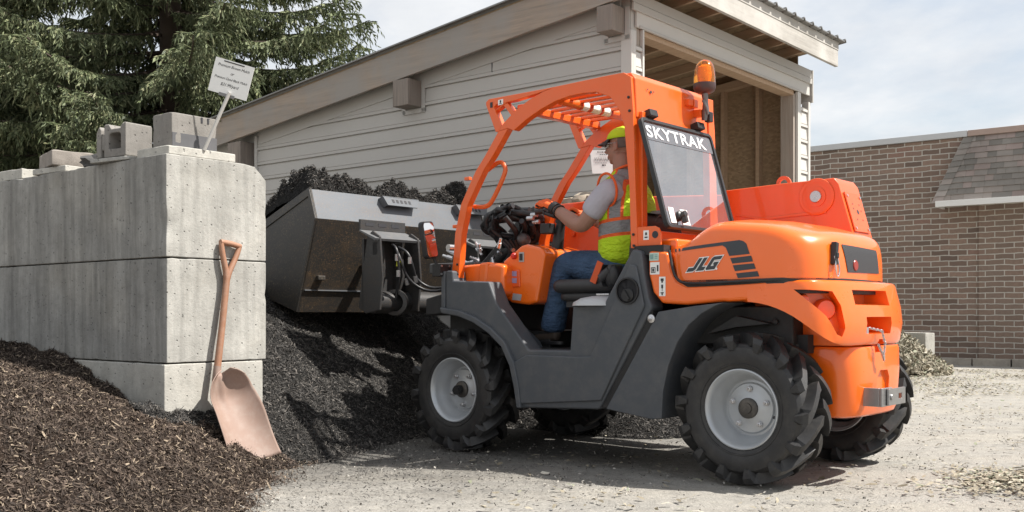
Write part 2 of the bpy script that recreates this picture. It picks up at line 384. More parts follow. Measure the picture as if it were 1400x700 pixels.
# ------------------------------------------------------------------ camera, sky, sun
cam=bpy.data.cameras.new('camera'); co=bpy.data.objects.new('camera',cam); C.objects.link(co); scn.camera=co
cam.sensor_width=36; cam.lens=36; cam.shift_y=79/1400; cam.clip_end=2000; cam.clip_start=.05
co.location=(0,0,.913); co.rotation_euler=(R(90),0,0)
SUN=Vector((1.54,-.223,1.556*math.tan(R(54)))).normalized()
sl=bpy.data.lights.new('sun','SUN'); sl.energy=4.8; sl.angle=R(.7); sl.color=(1,.955,.89)
so=bpy.data.objects.new('sun',sl); C.objects.link(so); so.rotation_euler=SUN.to_track_quat('Z','Y').to_euler(); so.location=(20,-5,30)
w=bpy.data.worlds.new('World'); scn.world=w; w.use_nodes=True; nt=w.node_tree
bg=nt.nodes['Background']; sky=N(nt,'ShaderNodeTexSky',sky_type='NISHITA'); sky.sun_disc=False
sky.sun_elevation=R(54); sky.sun_rotation=math.atan2(SUN.x,SUN.y); sky.air_density=1.2; sky.dust_density=1.5; sky.ozone_density=1
tc=N(nt,'ShaderNodeTexCoord'); sp=N(nt,'ShaderNodeSeparateXYZ'); nt.links.new(tc.outputs['Generated'],sp.inputs[0])
# clouds lie on a high flat layer: direction / height
mx=N(nt,'ShaderNodeMath',operation='MAXIMUM'); nt.links.new(sp.outputs['Z'],mx.inputs[0]); mx.inputs[1].default_value=.0
ad=N(nt,'ShaderNodeMath',operation='ADD'); nt.links.new(mx.outputs[0],ad.inputs[0]); ad.inputs[1].default_value=.12
dv=N(nt,'ShaderNodeVectorMath',operation='SCALE'); rc=N(nt,'ShaderNodeMath',operation='DIVIDE'); rc.inputs[0].default_value=1; nt.links.new(ad.outputs[0],rc.inputs[1])
nt.links.new(tc.outputs['Generated'],dv.inputs[0]); nt.links.new(rc.outputs[0],dv.inputs['Scale'])
mp=N(nt,'ShaderNodeMapping'); nt.links.new(dv.outputs[0],mp.inputs['Vector']); mp.inputs['Scale'].default_value=(1.0,.75,.6); mp.inputs['Location'].default_value=(3.1,1.7,0)
cl=noise_n(nt,mp.outputs['Vector'],1.15,9,.58)
cm=ramp(nt,cl,[(.28,.38),(.52,1)])
cl2=noise_n(nt,mp.outputs['Vector'],2.6,8,.6)
ccol=mix(nt,ramp(nt,cl2,[(.3,0),(.7,1)]),(5.5,5.7,6.0),(6.7,6.8,6.9))
nt.links.new(mix(nt,cm,sky.outputs['Color'],ccol),bg.inputs['Color']); bg.inputs['Strength'].default_value=.083
vs=scn.view_settings; vs.view_transform='Standard'; vs.look='None'; vs.gamma=1; vs.use_curve_mapping=False; vs.exposure=0.8

# ------------------------------------------------------------------ ground
def nz2(x,y,s,o=0): return noise.noise(Vector((x*s+o,y*s-o,o*.37)))
m=MB()
def gf(u,v):
    # fine near the camera, stretching to the horizon
    a=(u-.5)*2; b=(v-.5)*2
    x=2+math.copysign(abs(a)**3*300+abs(a)*14,a); y=9+math.copysign(abs(b)**3*300+abs(b)*14,b)
    d=math.hypot(x-2,y-9); z=-.012+.012*nz2(x,y,.9)+.006*nz2(x,y,3.1,5) if d<40 else -.012
    return (x,y,min(z,.0))
m.grid(150,150,gf)
g=m.obj('ground',GROUND,smooth=180); tag(g,kind='structure')

# ------------------------------------------------------------------ concrete block bin wall
COR=Vector((-2.004,5.932,0)); A=Vector((-.78087,.62470,0)); Bd=Vector((.62470,.78087,0))
RZW=math.atan2(Bd.y,Bd.x)      # local x = along the bright end face, local y = along the wall to the left
def onwall(s,t,z): return COR+A*s+Bd*t+Vector((0,0,z))
def rough_block(name, lo, hi, mat, loc, rz, chip=.02, cuts=14, seed=0, rough=.004, face=None, bite=False):
    """cast block: subdivided box with worn edges, chips and a faintly uneven skin"""
    m=MB(); m.box(lo,hi); bm=m.bm
    L=[hi[i]-lo[i] for i in range(3)]; big=max(L)
    for i in range(3):
        n=max(1,int(cuts*L[i]/big))
        es=[e for e in bm.edges if abs((e.verts[0].co-e.verts[1].co)[i])>.9*L[i]/1e0*.99]
        if n>1: bmesh.ops.subdivide_edges(bm,edges=es,cuts=n-1,use_grid_fill=True)
    c=[(lo[i]+hi[i])/2 for i in range(3)]
    for v in bm.verts:
        k=[abs(v.co[i]-lo[i])<1e-5 or abs(v.co[i]-hi[i])<1e-5 for i in range(3)]
        nn=noise.noise(v.co*3.7+Vector((seed*3.1,seed,0))); n2=noise.noise(v.co*11+Vector((seed,0,seed)))
        if sum(k)>=2:
            n3=noise.noise(v.co*26+Vector((0,seed,seed*2))); a=max(0,nn*.5+n2*.6+n3*.5-.22)*chip*1.6+.08*chip
            if sum(k)==3: a*=1.7
            for i in range(3):
                if k[i]: v.co[i]+= a if v.co[i]<c[i] else -a
        else:
            for i in range(3):
                if k[i]: v.co[i]+=n2*rough
    if bite:
        for v in bm.verts:
            zz=v.co.z-lo[2]
            k=max(0,1-abs(zz-.20)/.11)*max(0,1-math.hypot(v.co.x-lo[0],v.co.y-lo[1])/.07)
            if k: v.co.x+=.05*k*(.6+noise.noise(v.co*30)); v.co.y+=.045*k*(.6+noise.noise(v.co*25))
            k=max(0,1-(hi[2]-v.co.z)/.09)*max(0,1-(hi[0]-v.co.x)/.10)
            if k: v.co.z-=.07*k*(.8+.5*noise.noise(v.co*20)); v.co.x-=.04*k
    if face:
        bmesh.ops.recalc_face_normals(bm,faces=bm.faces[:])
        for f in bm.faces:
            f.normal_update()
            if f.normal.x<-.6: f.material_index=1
    o=m.obj(name,[mat,face] if face else mat,bevel=.006 if chip else 0); o.location=loc; o.rotation_euler=(0,0,rz); return o
for z0,z1,lab,dx,sd in ((0,.619,'bottom concrete bin block half buried in brown mulch behind the shovel blade',-.012,1),
                     (.625,1.239,'middle concrete bin block with the shovel shaft leaning across its end',.004,2),
                     (1.244,1.845,'top concrete bin block carrying the slab and loose masonry, chipped at its corner',0,3)):
    wd=.715 if z0 else .69
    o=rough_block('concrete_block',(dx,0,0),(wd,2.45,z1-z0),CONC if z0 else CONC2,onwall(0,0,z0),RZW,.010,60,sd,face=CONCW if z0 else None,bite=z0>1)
    tag(o,lab,'concrete block','cast concrete blocks of the mulch bin')
# loose masonry on top
o=rough_block('concrete_slab',(.03,.02,0),(.50,.36,.055),CONC2,onwall(0,0,1.846),RZW,.012,16,4); tag(o,'thin pale concrete slab on the block wall corner, under the dark based gray block','slab')
o=rough_block('retaining_wall_block',(0,0,0),(.315,.20,.205),CMU,onwall(.075,.085,1.903),RZW,.012,12,5)
tag(o,'gray square wall block with dark stained foot on the slab, beside the price sign','wall block')
stain=paint('block_stain',(.10,.10,.105),.9,var=.3)
bm=MB(); bm.box((.004,-.002,.004),(.313,.198,.085)); bm.obj('stain_band',stain,o)
nt_=MB(); 
for x in (.2,.245): nt_.box((x,-.0035,.165),(x+.012,.02,.199))
nt_.obj('notch',INK,o)
# hollow cinder block: the open core faces the wall's long side
m=MB(); zt=.205
m.strip([(0,0),(.205,0),(.205,zt),(.165,zt),(.14,zt-.03),(.05,zt-.03),(.03,zt),(0,zt)],[(.045,.05),(.160,.05),(.160,zt-.075),(.15,zt-.065),(.13,zt-.06),(.07,zt-.06),(.055,zt-.065),(.045,zt-.075)],0,.20,'x',closed=True)
m.prism([(.206,.045),(.235,.045),(.235,zt-.06),(.206,zt-.06)],0.004,.196,'x'); m.prism([(.236,0),(.285,0.0),(.285,zt-.045),(.255,zt-.004),(.236,zt-.03)],0,.2,'x')
o=m.obj('cinder_block',CMU,bevel=.008,seg=1); o.location=onwall(.435,.0,1.874); o.rotation_euler=(0,0,RZW+R(6)); tag(o,'hollow cinder block with one open core and a notched top, on the block wall','cinder block')
o=rough_block('paver',(0,0,0),(.26,.36,.026),CONC,onwall(.40,-.0,1.846),RZW+R(8),.006,10,6); tag(o,'thin gray paver under the hollow cinder block','paver')
o=rough_block('split_stone_block',(0,0,0),(.27,.34,.10),SPLIT,onwall(1.27,-.03,1.888),RZW+R(-14),.012,16,7,.012); tag(o,'flat split face stone block with tan broken side on a thin slab','stone block')
o=rough_block('paver',(0,0,0),(.24,.40,.04),CONC2,onwall(1.18,.015,1.846),RZW+R(3),.008,10,8); tag(o,'pale thin slab beneath the flat split face stone block','paver')
m=MB(); m.ball((0,0,.05),.10,(1.1,.75,.5),3,nz=.5,seed=3); o=m.obj('dark_rock',paint('dark_rock',(.07,.068,.066),.8,var=.35,bmp=.4,bscale=20),smooth=30); o.location=onwall(.90,.10,1.835); tag(o,'small dark jagged rock between the flat stone and the cinder block','rock')
o=rough_block('paver',(0,0,0),(.30,.5,.075),CONC2,onwall(1.78,.02,1.846),RZW,.012,10,9); tag(o,'pale weathered slab at the wall top, cut by the left picture edge','paver')

# price sign on its raked stake
sg=empty('price_sign',onwall(.02,.27,1.895)); tag(sg,'white handwritten price sign on a tilted stake above the block wall','sign')
d0=Vector((-1.697,6.14,2.232))-sg.location; m=MB(); m.tube([(0,0,0),d0*1.02],.011,8); m.obj('stake',TRIMW,sg)
rt=Vector((.96,.05,-.275)).normalized(); upv=Vector((.18,-.10,.9)); upv=(upv-rt*upv.dot(rt)).normalized(); nr=rt.cross(upv)
c0=Vector((-1.684,6.14,2.322))-sg.location
m=MB(); m.prism([(-.118,-.102),(.118,-.102),(.118,.102),(-.118,.102)],0,-.006,f=lambda u,v,w:c0+rt*u+upv*v+nr*w); board=m.obj('sign_board',WHITE,sg)
m=MB(); m.prism([(-.05,-.112),(.045,-.112),(.045,-.094),(-.05,-.094)],.003,-.010,f=lambda u,v,w:c0+rt*u+upv*v+nr*w); m.obj('clip',paint('clip_gray',(.2,.2,.2),.4,metal=.6),sg)
for s,yy,sz in (('Premium Brown Mulch',.058,.0235),('or',.020,.025),('Premium Dyed Black Mulch',-.014,.0205),('$31.99/yard',-.052,.026)):
    text('handwriting',s,sz,c0+upv*yy,rt,upv,INK,board,align='CENTER',shear=.25,sx=.92,lift=.002,space=.95)
m=MB(); m.prism([(-.065,.088),(.06,.088),(.06,.0945),(-.065,.0945)],.0012,.0032,f=lambda u,v,w:c0+rt*u+upv*v+nr*w); m.obj('underline',INK,board)

# second bin wall beside the shed, with its own paper sign
e1=Vector((-.77193,.63571,0)); e2=Vector((.63571,.77193,0))
P1=Vector((1.02,8.28,0)); RZ2=math.atan2(e2.y,e2.x)
for z0,z1,lab in ((0,.61,'bottom concrete block of the bin wall behind the orange boom'),(.62,1.225,'middle concrete block of the bin wall behind the orange boom'),(1.235,1.845,'top concrete block of the bin wall seen through the cab, under the rubble stones')):
    o=rough_block('concrete_block',(0,0,0),(.50,1.25,z1-z0),CONC,P1+Vector((0,0,z0)),RZ2,.02,30,z0*7+4); tag(o,lab,'concrete block','blocks of the bin wall by the shed')
RUB=m_concrete('rubble_stone',(.40,.34,.27),.1,0)
for k,(s,t,r,lab) in enumerate(((.50,.12,.07,'tan rubble stone nearest the sign post seen through the cab'),(.64,.16,.085,'largest tan rubble stone on the far bin wall'),(.76,.12,.06,'small tan rubble stone at the left of the far bin wall heap'),(.40,.2,.06,'pale rubble stone behind the driver arm on the far bin wall'))):
    m=MB(); m.ball((0,0,r*.6),r,(1.2,1,.75),2,nz=.45,seed=k*5); o=m.obj('rubble_stone',RUB,smooth=25); o.location=P1+e1*s+e2*t+Vector((0,0,1.842)); tag(o,lab,'stone','rubble stones on the far bin wall')
ps=empty('paper_sign',P1+e1*.47+e2*.26+Vector((0,0,1.843))); tag(ps,'white printed paper sign on a thin post seen through the cab','sign')
m=MB(); m.box((-.010,-.010,0),(.010,.010,.42)); m.obj('post',TRIMW,ps)
rt=Vector((.985,.0,-.0)).normalized(); upv=Vector((-.10,0,1)).normalized(); nr=rt.cross(upv); c0=Vector((-.035,-.02,.37))
m=MB(); m.prism([(-.11,-.1),(.11,-.1),(.11,.1),(-.11,.1)],0,-.006,f=lambda u,v,w:c0+rt*u+upv*v+nr*w); pb=m.obj('sign_board',WHITE,ps)
for yy,a,b,h in ((.08,-.05,.06,.008),(.06,-.03,.04,.005),(.03,-.08,.07,.004),(.018,-.08,.05,.004),(.006,-.08,.075,.004),(-.012,-.08,.02,.004),(-.035,-.02,.01,.012)):
    x=a; m=MB()
    while x<b:
        l=random.uniform(.008,.022); m.prism([(x,yy),(min(x+l,b),yy),(min(x+l,b),yy+h),(x,yy+h)],.001,.002,f=lambda u,v,w:c0+rt*u+upv*v+nr*w); x+=l+.006
    m.obj('print_line',INK,pb)

# ------------------------------------------------------------------ open fronted shed
SH=empty('storage_shed',(1.0646,9.2,0),math.atan2(e2.y,e2.x)); tag(SH,'open fronted shed with gray lap siding and a sloping timber edged roof','shed')
low=lambda y: 3.69-.1115*y
SL=math.atan(.1115)
def siding(length, ztop, ex=.183):
    prof=[]; z=0.0
    while z<ztop:
        prof+=[(z,-.004),(z,.026),(z+.028,.025),(z+.030,.013),(z+.037,.013),(z+.040,.019),(z+ex-.014,.010),(z+ex-.012,-.004)]; z+=ex
    return prof
m=MB(); pr=siding(5.4,4.1); bm=m.bm
a=[bm.verts.new((-d,.085,z)) for z,d in pr]; b=[bm.verts.new((-d,5.43,z)) for z,d in pr]
for i in range(len(pr)-1): bm.faces.new((a[i],a[i+1],b[i+1],b[i]))
bmesh.ops.bisect_plane(bm,geom=bm.verts[:]+bm.edges[:]+bm.faces[:],plane_co=(0,0,low(0)+.27),plane_no=Vector((0,math.sin(SL),math.cos(SL))),clear_outer=True)
m.obj('side_wall',SIDING,SH,recalc=True)
m=MB(); m.prism([(0,0),(7.0,0),(7.0,low(7)+.24),(0,low(0)+.27)],.002,.10,'x'); m.obj('side_frame',SIDING,SH)
# joints where two lengths of siding meet
for y,z in ((1.62,3.30),(3.3,2.02)):
    m=MB(); m.box((-.0225,y,z),(-.008,y+.005,z+.14)); m.obj('siding_joint',INK,SH)
# corner post, J-trim
m=MB(); m.box((-.028,-.028,0),(.0,.085,3.46)); m.box((.0,-.028,0),(.05,-.002,3.46)); m.obj('corner_trim',TRIMW,SH,bevel=.004)
m=MB(); m.box((-.035,5.43,0),(.0,5.475,low(5.4)+.02)); m.obj('end_trim',TRIMW,SH)
m=MB(); m.box((-.20,5.53,0),(.03,5.80,low(5.7)-.02)); m.obj('corner_post',BLOCKW,SH,bevel=.008)
# barge board and the blocks that carry it
m=MB(); m.prism([(-.36,low(-.36)),(6.9,low(6.9)),(6.9,low(6.9)+.315),(-.36,low(-.36)+.315)],-.215,-.175,'x'); m.obj('barge_board',BARGE,SH,bevel=.004)
for y0,y1 in ((.045,.215),(2.60,2.83)):
    zt=low(y0)-.012; h=.245 if y0<1 else .29
    m=MB(); m.box((-.225,y0,zt-h),(-.024,y1,zt-.012)); m.obj('lookout_block',BLOCKW,SH,bevel=.006)
    m=MB(); m.box((-.031,y0-.055,zt-h-.05),(-.0225,y0-.004,zt)); m.box((-.031,y1+.004,zt-h-.05),(-.0225,y1+.05,zt)); m.box((-.031,y0-.055,zt-h-.055),(-.0225,y1+.05,zt-h-.01)); m.obj('block_trim',SIDING,SH)
# soffit frieze under the barge
m=MB(); m.prism([(.09,low(.09)-.09),(5.4,low(5.4)-.09),(5.4,low(5.4)+.1),(.09,low(.09)+.1)],-.026,-.016,'x'); m.obj('frieze_trim',SIDING,SH)
# roof: deck, rafters, ribbed metal
m=MB(); m.prism([(-.36,low(-.36)+.318),(7.0,low(7)+.318),(7.0,low(7)+.335),(-.36,low(-.36)+.335)],-.20,3.86,'x'); m.obj('roof_deck',OSB,SH)
m=MB(); pts=[]; x=-.27
while x<3.93:
    pts+=[(x,0),(x+.035,.0),(x+.05,.028),(x+.075,.028),(x+.09,0)]; x+=.23
top=[(p,q+.012) for p,q in pts][::-1]; poly=pts+top
m.prism(poly,-.43,7.05,f=lambda u,v,w:(u,w,low(w)+.345+v)); m.obj('metal_roof',ROOFM,SH)
m=MB()
for k in range(26):
    y=.1+k*.26; m.box((-.175,y,low(y)+.27),(.0,y+.05,low(y)+.31))
m.obj('lookout_strip',BLOCKW,SH)
for x in [.42+.5*k for k in range(7)]:
    m=MB(); m.prism([(-.325,low(-.325)+.215),(5.35,low(5.35)+.215),(5.35,low(5.35)+.314),(-.325,low(-.325)+.314)],x,x+.04,'x'); m.obj('rafter',RAFTER,SH)
m=MB(); m.box((-.175,-.37,3.795),(3.86,-.33,4.085)); m.obj('fascia_board',FASCIA,SH,bevel=.004)
m=MB(); m.box((-.1,-.376,3.985),(3.86,-.3705,4.075)); m.obj('fascia_strip',FASCIA,SH)
# header over the opening, trim bands
m=MB(); m.box((.06,-.004,3.62),(3.85,.12,3.80)); m.box((.06,-.03,3.50),(3.85,-.005,3.80)); m.obj('header',TRIMW,SH,bevel=.004)
m=MB(); m.box((-.03,-.055,3.635),(3.875,-.031,3.70)); m.box((-.03,-.048,3.705),(3.875,-.031,3.80)); m.box((.1,-.04,3.495),(3.56,-.031,3.52)); m.obj('header_trim',SIDING,SH,bevel=.003)
m=MB(); m.box((.18,.0,3.45),(3.46,.14,3.499)); m.obj('header_underside',RAFTER,SH)
m=MB(); m.box((3.86,-.06,3.42),(3.885,.1,3.80)); m.obj('header_end_cap',SIDING,SH)
# left return of siding and casing
m=MB(); pr2=siding(.1,3.5); bm=m.bm
for x0,x1 in ((.052,.155),(3.60,3.80)):
    m=MB(); bm=m.bm
    a=[bm.verts.new((x0,-d-.001,z)) for z,d in pr2 if z<3.46]; b=[bm.verts.new((x1,-d-.001,z)) for z,d in pr2 if z<3.46]
    for i in range(len(a)-1): bm.faces.new((a[i],b[i],b[i+1],a[i+1]))
    m.obj('front_wall',TRIMW,SH)
m=MB(); m.box((.157,-.032,0),(.185,.0,3.495)); m.obj('opening_casing',TRIMW,SH,bevel=.003)
m=MB(); m.box((3.51,-.032,0),(3.56,.0,3.495)); m.box((3.565,-.03,0),(3.60,-.001,3.49)); m.box((3.80,-.035,0),(3.855,.05,3.42)); m.obj('opening_casing',TRIMW,SH,bevel=.003)
m=MB(); m.box((.05,.002,0),(.16,.14,3.5)); m.obj('door_post',JAMB,SH)
m=MB(); m.box((3.46,.002,0),(3.505,.16,3.47)); m.box((3.505,.002,0),(3.60,.12,3.45)); m.obj('door_post',JAMB,SH)
# inside: far wall, back wall, studs, plate
m=MB(); m.prism([(.1,0),(5.4,0),(5.4,low(5.4)+.31),(.1,low(.1)+.31)],3.80,3.815,'x'); osb=m.obj('inner_wall',OSB,SH)
m=MB(); m.box((.1,5.35,0),(3.80,5.38,3.25)); m.obj('back_wall',OSB,SH)
for y in (.55,1.02,1.5,1.98,2.46,2.94,3.42,3.9,4.4):
    m=MB(); m.box((3.70,y,0),(3.798,y+.045,low(y)+.10)); m.obj('stud',RAFTER,SH)
m=MB(); m.prism([(.1,low(.1)+.10),(5.3,low(5.3)+.10),(5.3,low(5.3)+.19),(.1,low(.1)+.19)],3.69,3.80,'x'); m.obj('wall_plate',RAFTER,SH)
text('panel_stamp','APA',.16,(3.798,.99,2.14),(0,-1,0),(0,0,1),INK,osb,bold=.004,shear=.3,lift=.003)
m=MB(); m.lathe([(.035,0),(.035,.002),(.025,.002),(.025,0)],(3.797,.62,2.18),(-1,0,0),14); m.obj('panel_stamp',INK,osb)

# ------------------------------------------------------------------ brick building
BK=empty('brick_building',(8.1064,19.4,0),math.atan2(-.60761,.79423)); tag(BK,'brown brick building with a shingled mansard and white eave board','building')
m=MB(); m.box((-9,0,-.2),(10,.3,4.21)); m.obj('wall',BRICK,BK)
m=MB(); m.box((.70,-.055,-.2),(10,-.001,4.0)); BR2=BRICK.copy(); BR2.name='tan_brick'
for n_ in BR2.node_tree.nodes:
    if n_.type=='VALTORGB' and len(n_.color_ramp.elements)==6:
        for e_ in n_.color_ramp.elements: c_=e_.color; e_.color=(c_[0]*.5+.15,c_[1]*.5+.112,c_[2]*.5+.085,1)
m.obj('pilaster',BR2,BK)
m=MB(); m.box((-9,-.05,4.215),(.50,.4,4.33)); m.obj('coping',paint('coping_metal',(.50,.51,.52),.5,var=.06),BK,bevel=.006)
m=MB(); m.box((.505,-.06,4.215),(10,.4,4.325)); m.obj('coping',paint('coping_tan',(.36,.27,.23),.6,var=.08),BK,bevel=.006)
b0,z0,b1,z1=-.50,2.985,-.015,4.215; xl0,xl1=.09,.53
V=[];F=[]
def q4(a,b,c,d):
    i=len(V); V.extend([a,b,c,d]); F.append((i,i+1,i+2,i+3))
nc=11; rr=random.Random(3)
for k in range(nc):
    t0=k/nc; t1=min(1,(k+1.35)/nc); xs=xl0+(xl1-xl0)*(k+.2)/nc
    p=lambda t,l:(b0+(b1-b0)*t-l*.93, z0+(z1-z0)*t+l*.37)
    ya,za=p(t0,.020); yb,zb=p(t1,.004)
    x=xs
    while x<9.8:
        wv=rr.choice((.15,.22,.28,.33))
        q4((x+.004,ya-rr.uniform(0,.008),za),(x+wv,ya-.002,za),(x+wv,yb,zb),(x+.004,yb,zb)); q4((x+.004,ya+.02,za-.006),(x+wv,ya+.02,za-.006),(x+wv,ya-.002,za),(x+.004,ya-.003,za)); x+=wv
    # hip caps down the end
    xa=xl0+(xl1-xl0)*t0; xb=xl0+(xl1-xl0)*min(1,t1)
    q4((xa-.10,ya-.012,za-.02),(xa+.09,ya-.022,za-.02),(xb+.09,yb-.012,zb),(xb-.10,yb,zb))
o=mesh_np('mansard_shingles',V,F,SHINGLE,BK)
m=MB(); m.prism([(b0+.012,z0-.01),(b1+.012,z1),( .0,z1),(.0,z0-.01)],xl1,10,'x'); m.bm.verts.ensure_lookup_table()
m.prism([(0,0),(1,0),(1,1)],0,1,f=lambda u,v,w:(xl0+(xl1-xl0)*v+.0*u, (b0+.015+(b1-b0)*v) if (u==0 or w==1) and not(u==1 and w==0) else 0, z0-.012+(z1-z0)*v)); m.obj('mansard_core',SHINGLE,BK)
m=MB(); m.box((xl0-.03,b0-.05,2.885),(10,b0-.012,2.992)); m.box((xl0-.03,b0-.012,2.885),(xl0,.0,2.985)); m.obj('eave_board',paint('white_gutter',(.72,.72,.70),.5,var=.04),BK,bevel=.004)
m=MB(); m.box((xl0,b0-.01,2.93),(10,-.06,2.95)); m.obj('soffit',TRIMW,BK)
rk=random.Random(5); x=-1.2
KST=m_concrete('kerb_stone',(.36,.33,.29),.1,0); k=0
labs=('kerb stone at the brick wall foot nearest the upright slab','second kerb stone along the brick wall foot from the slab','kerb stone below the corner of the brick pilaster','kerb stone at the brick wall foot cut by the picture edge','kerb stone at the wall foot hidden mostly by the leaf heap')
for (xa,xb),lab in zip(((-.48,.20),(.21,.78),(.80,1.42),(1.44,2.3),(-1.2,-.5)),labs):
    o=rough_block('kerb_stone',(xa,-.95,-.05),(xb,-.72,.11+rk.uniform(-.02,.02)),KST,BK.location,BK.rotation_euler.z,.02,8,k+20); k+=1; tag(o,lab,'kerb stone','kerb stones along the brick wall')
# blocks at the leaf heap
o=rough_block('concrete_block',(0,0,-.03),(.22,1.6,.61),CONC2,(6.60,16.35,0),math.atan2(.45,.89),.03,16,31); tag(o,'upright pale concrete slab half covered by the dry leaf heap','concrete slab')
o=rough_block('concrete_block',(0,0,0),(.22,.42,.25),CONC,(6.25,17.05,.612),math.atan2(.45,.89),.012,8,33); tag(o,'small gray block on top of the slab behind the telehandler','block')

# ------------------------------------------------------------------ spruces
def spruce(loc,h,rad,zlow,seed,label,aim=None,dens=1.0):
    rs=np.random.default_rng(seed); root=empty('spruce_tree',loc); tag(root,label,'tree','spruces behind the bin')
    m=MB(); m.tube([(0,0,-.2),(.03,.02,h*.3),(-.02,.0,h*.6),(0,0,h)],[.26,.2,.12,.02],12)
    V=[];F=[]; bm=m
    z=zlow
    TP=[];TD=[];TL=[];TW=[]
    def twig(p,d,l,wd): TP.append(p); TD.append(d); TL.append(l); TW.append(wd)
    while z<h-.3:
        fr=(z-zlow)/(h-zlow); L0=rad*(1-fr)**.75*(.8+.25*min(1,fr*8)); vis=z<7.2
        nb=7 if vis else 5
        off=rs.uniform(0,6.28)
        for k in range(nb):
            az=off+k*6.283/nb+rs.normal()*.2; L=L0*rs.uniform(.72,1.12); dz=rs.uniform(-.05,.08)
            dr=np.array((math.cos(az),math.sin(az),0)); side=np.array((-dr[1],dr[0],0))
            n=9; pts=[]
            for i in range(n+1):
                t=i/n; pts.append(dr*L*t+np.array((0,0,z+dz-.32*L*t**1.1+.24*L*t**3))+side*.05*L*math.sin(t*3+k))
            bm.tube([tuple(p) for p in pts],[.035*(1-.8*i/n)*(1-fr*.5)+.004 for i in range(n+1)],5,cap=False)
            step=(.075 if vis else .22)/dens
            nn=int(L/step)
            for j in range(nn):
                t=.10+.9*(j+rs.uniform())/nn; i=min(n-1,int(t*n)); p=pts[i]+(pts[i+1]-pts[i])*(t*n-i)
                tang=(pts[i+1]-pts[i]); tang/=np.linalg.norm(tang)
                for sd in (1,-1):
                    if rs.uniform()<.15: continue
                    # flat side shoot reaching outwards, and a curtain of shoots hanging from it
                    bl=(.16+.50*math.sin(min(1,t*1.02)*math.pi*.92))*rs.uniform(.5,1.1)*(L/3.2)**.5
                    d=side*sd*rs.uniform(.55,.9)+tang*rs.uniform(.6,.95)+np.array((0,0,-rs.uniform(.02,.22))); d/=np.linalg.norm(d)
                    st=.06 if vis else .16; m_=max(2,int(bl/st)); q=p.copy()
                    for e in range(m_):
                        dd=d+np.array((0,0,-.45))*(e/m_)**1.5; dd/=np.linalg.norm(dd); q2=q+dd*bl/m_
                        twig(q,dd,(bl/m_)*1.7,.013 if vis else .03)
                        hl_=rs.uniform(.06,.40)*(1 if rs.uniform()<.4 else .5)
                        h_=np.array((rs.normal()*.2,rs.normal()*.2,-1))+dd*.45; h_/=np.linalg.norm(h_)
                        if vis:
                            qq=q2.copy(); k_=max(1,int(hl_/.065))
                            for f_ in range(k_):
                                hh=h_+rs.normal(size=3)*.42; hh/=np.linalg.norm(hh); twig(qq,hh,.115,.016*(1-.5*f_/k_)); qq=qq+h_*.065
                        else: twig(q2,h_,hl_*1.6,.028)
                        for s2 in (1,-1):
                            if vis and rs.uniform()<.6:
                                e2_=dd*.8+np.cross(dd,(0,0,1))*s2*.7; e2_[2]-=.25; e2_/=np.linalg.norm(e2_); twig(q,e2_,rs.uniform(.06,.14),.011)
                        q=q2
        z+=(.31 if vis else .6)*rs.uniform(.8,1.2)
    bm.obj('trunk',BARK,root,smooth=60)
    TP=np.array(TP);TD=np.array(TD);TL=np.array(TL)[:,None];TW=np.array(TW)[:,None]
    S1_=np.cross(TD,rs.normal(size=TD.shape)); S1_/=np.linalg.norm(S1_,axis=1)[:,None]; S2_=np.cross(TD,S1_)
    VV=[]
    for q in (S1_,S2_): VV.append(np.stack([TP,TP+TD*TL*.45+q*TW,TP+TD*TL,TP+TD*TL*.45-q*TW],1))
    V=np.concatenate(VV,0).reshape(-1,3); F=np.arange(len(V)).reshape(-1,4)
    mesh_np('crown',V,F,NEEDLE,root)
    return root,len(F)
_,n1=spruce((-5.55,16.6,0),14,3.95,2.2,5,'large spruce with weeping branches behind the price sign')
_,n2=spruce((-10.2,17.8,0),12,4.3,2.3,9,'dark spruce at the left edge behind the bin wall')

# ------------------------------------------------------------------ mulch
def chips(P, Nrm, L, W, rs, tilt=.6, bend=.25):
    n=len(P); a=rs.normal(size=(n,3)); Nn=Nrm+rs.normal(size=(n,3))*tilt; Nn/=np.linalg.norm(Nn,axis=1)[:,None]
    T=np.cross(Nn,a); T/=np.linalg.norm(T,axis=1)[:,None]; S=np.cross(Nn,T)
    L=np.asarray(L)[:,None]; W=np.asarray(W)[:,None]; up=Nn*L*bend*rs.uniform(-.4,1,(n,1))
    a0=P-T*L*.5-S*W*.4; a1=P-T*L*.5+S*W*.4; b0=P+up-S*W*.5; b1=P+up+S*W*.5; c0=P+T*L*.5-S*W*.25; c1=P+T*L*.5+S*W*.25
    V=np.stack([a0,a1,b1,b0,c0,c1],1).reshape(-1,3); i=np.arange(n)[:,None]*6
    F=np.concatenate([i+np.array([[0,1,2,3]]),i+np.array([[3,2,5,4]])],0); return V,F
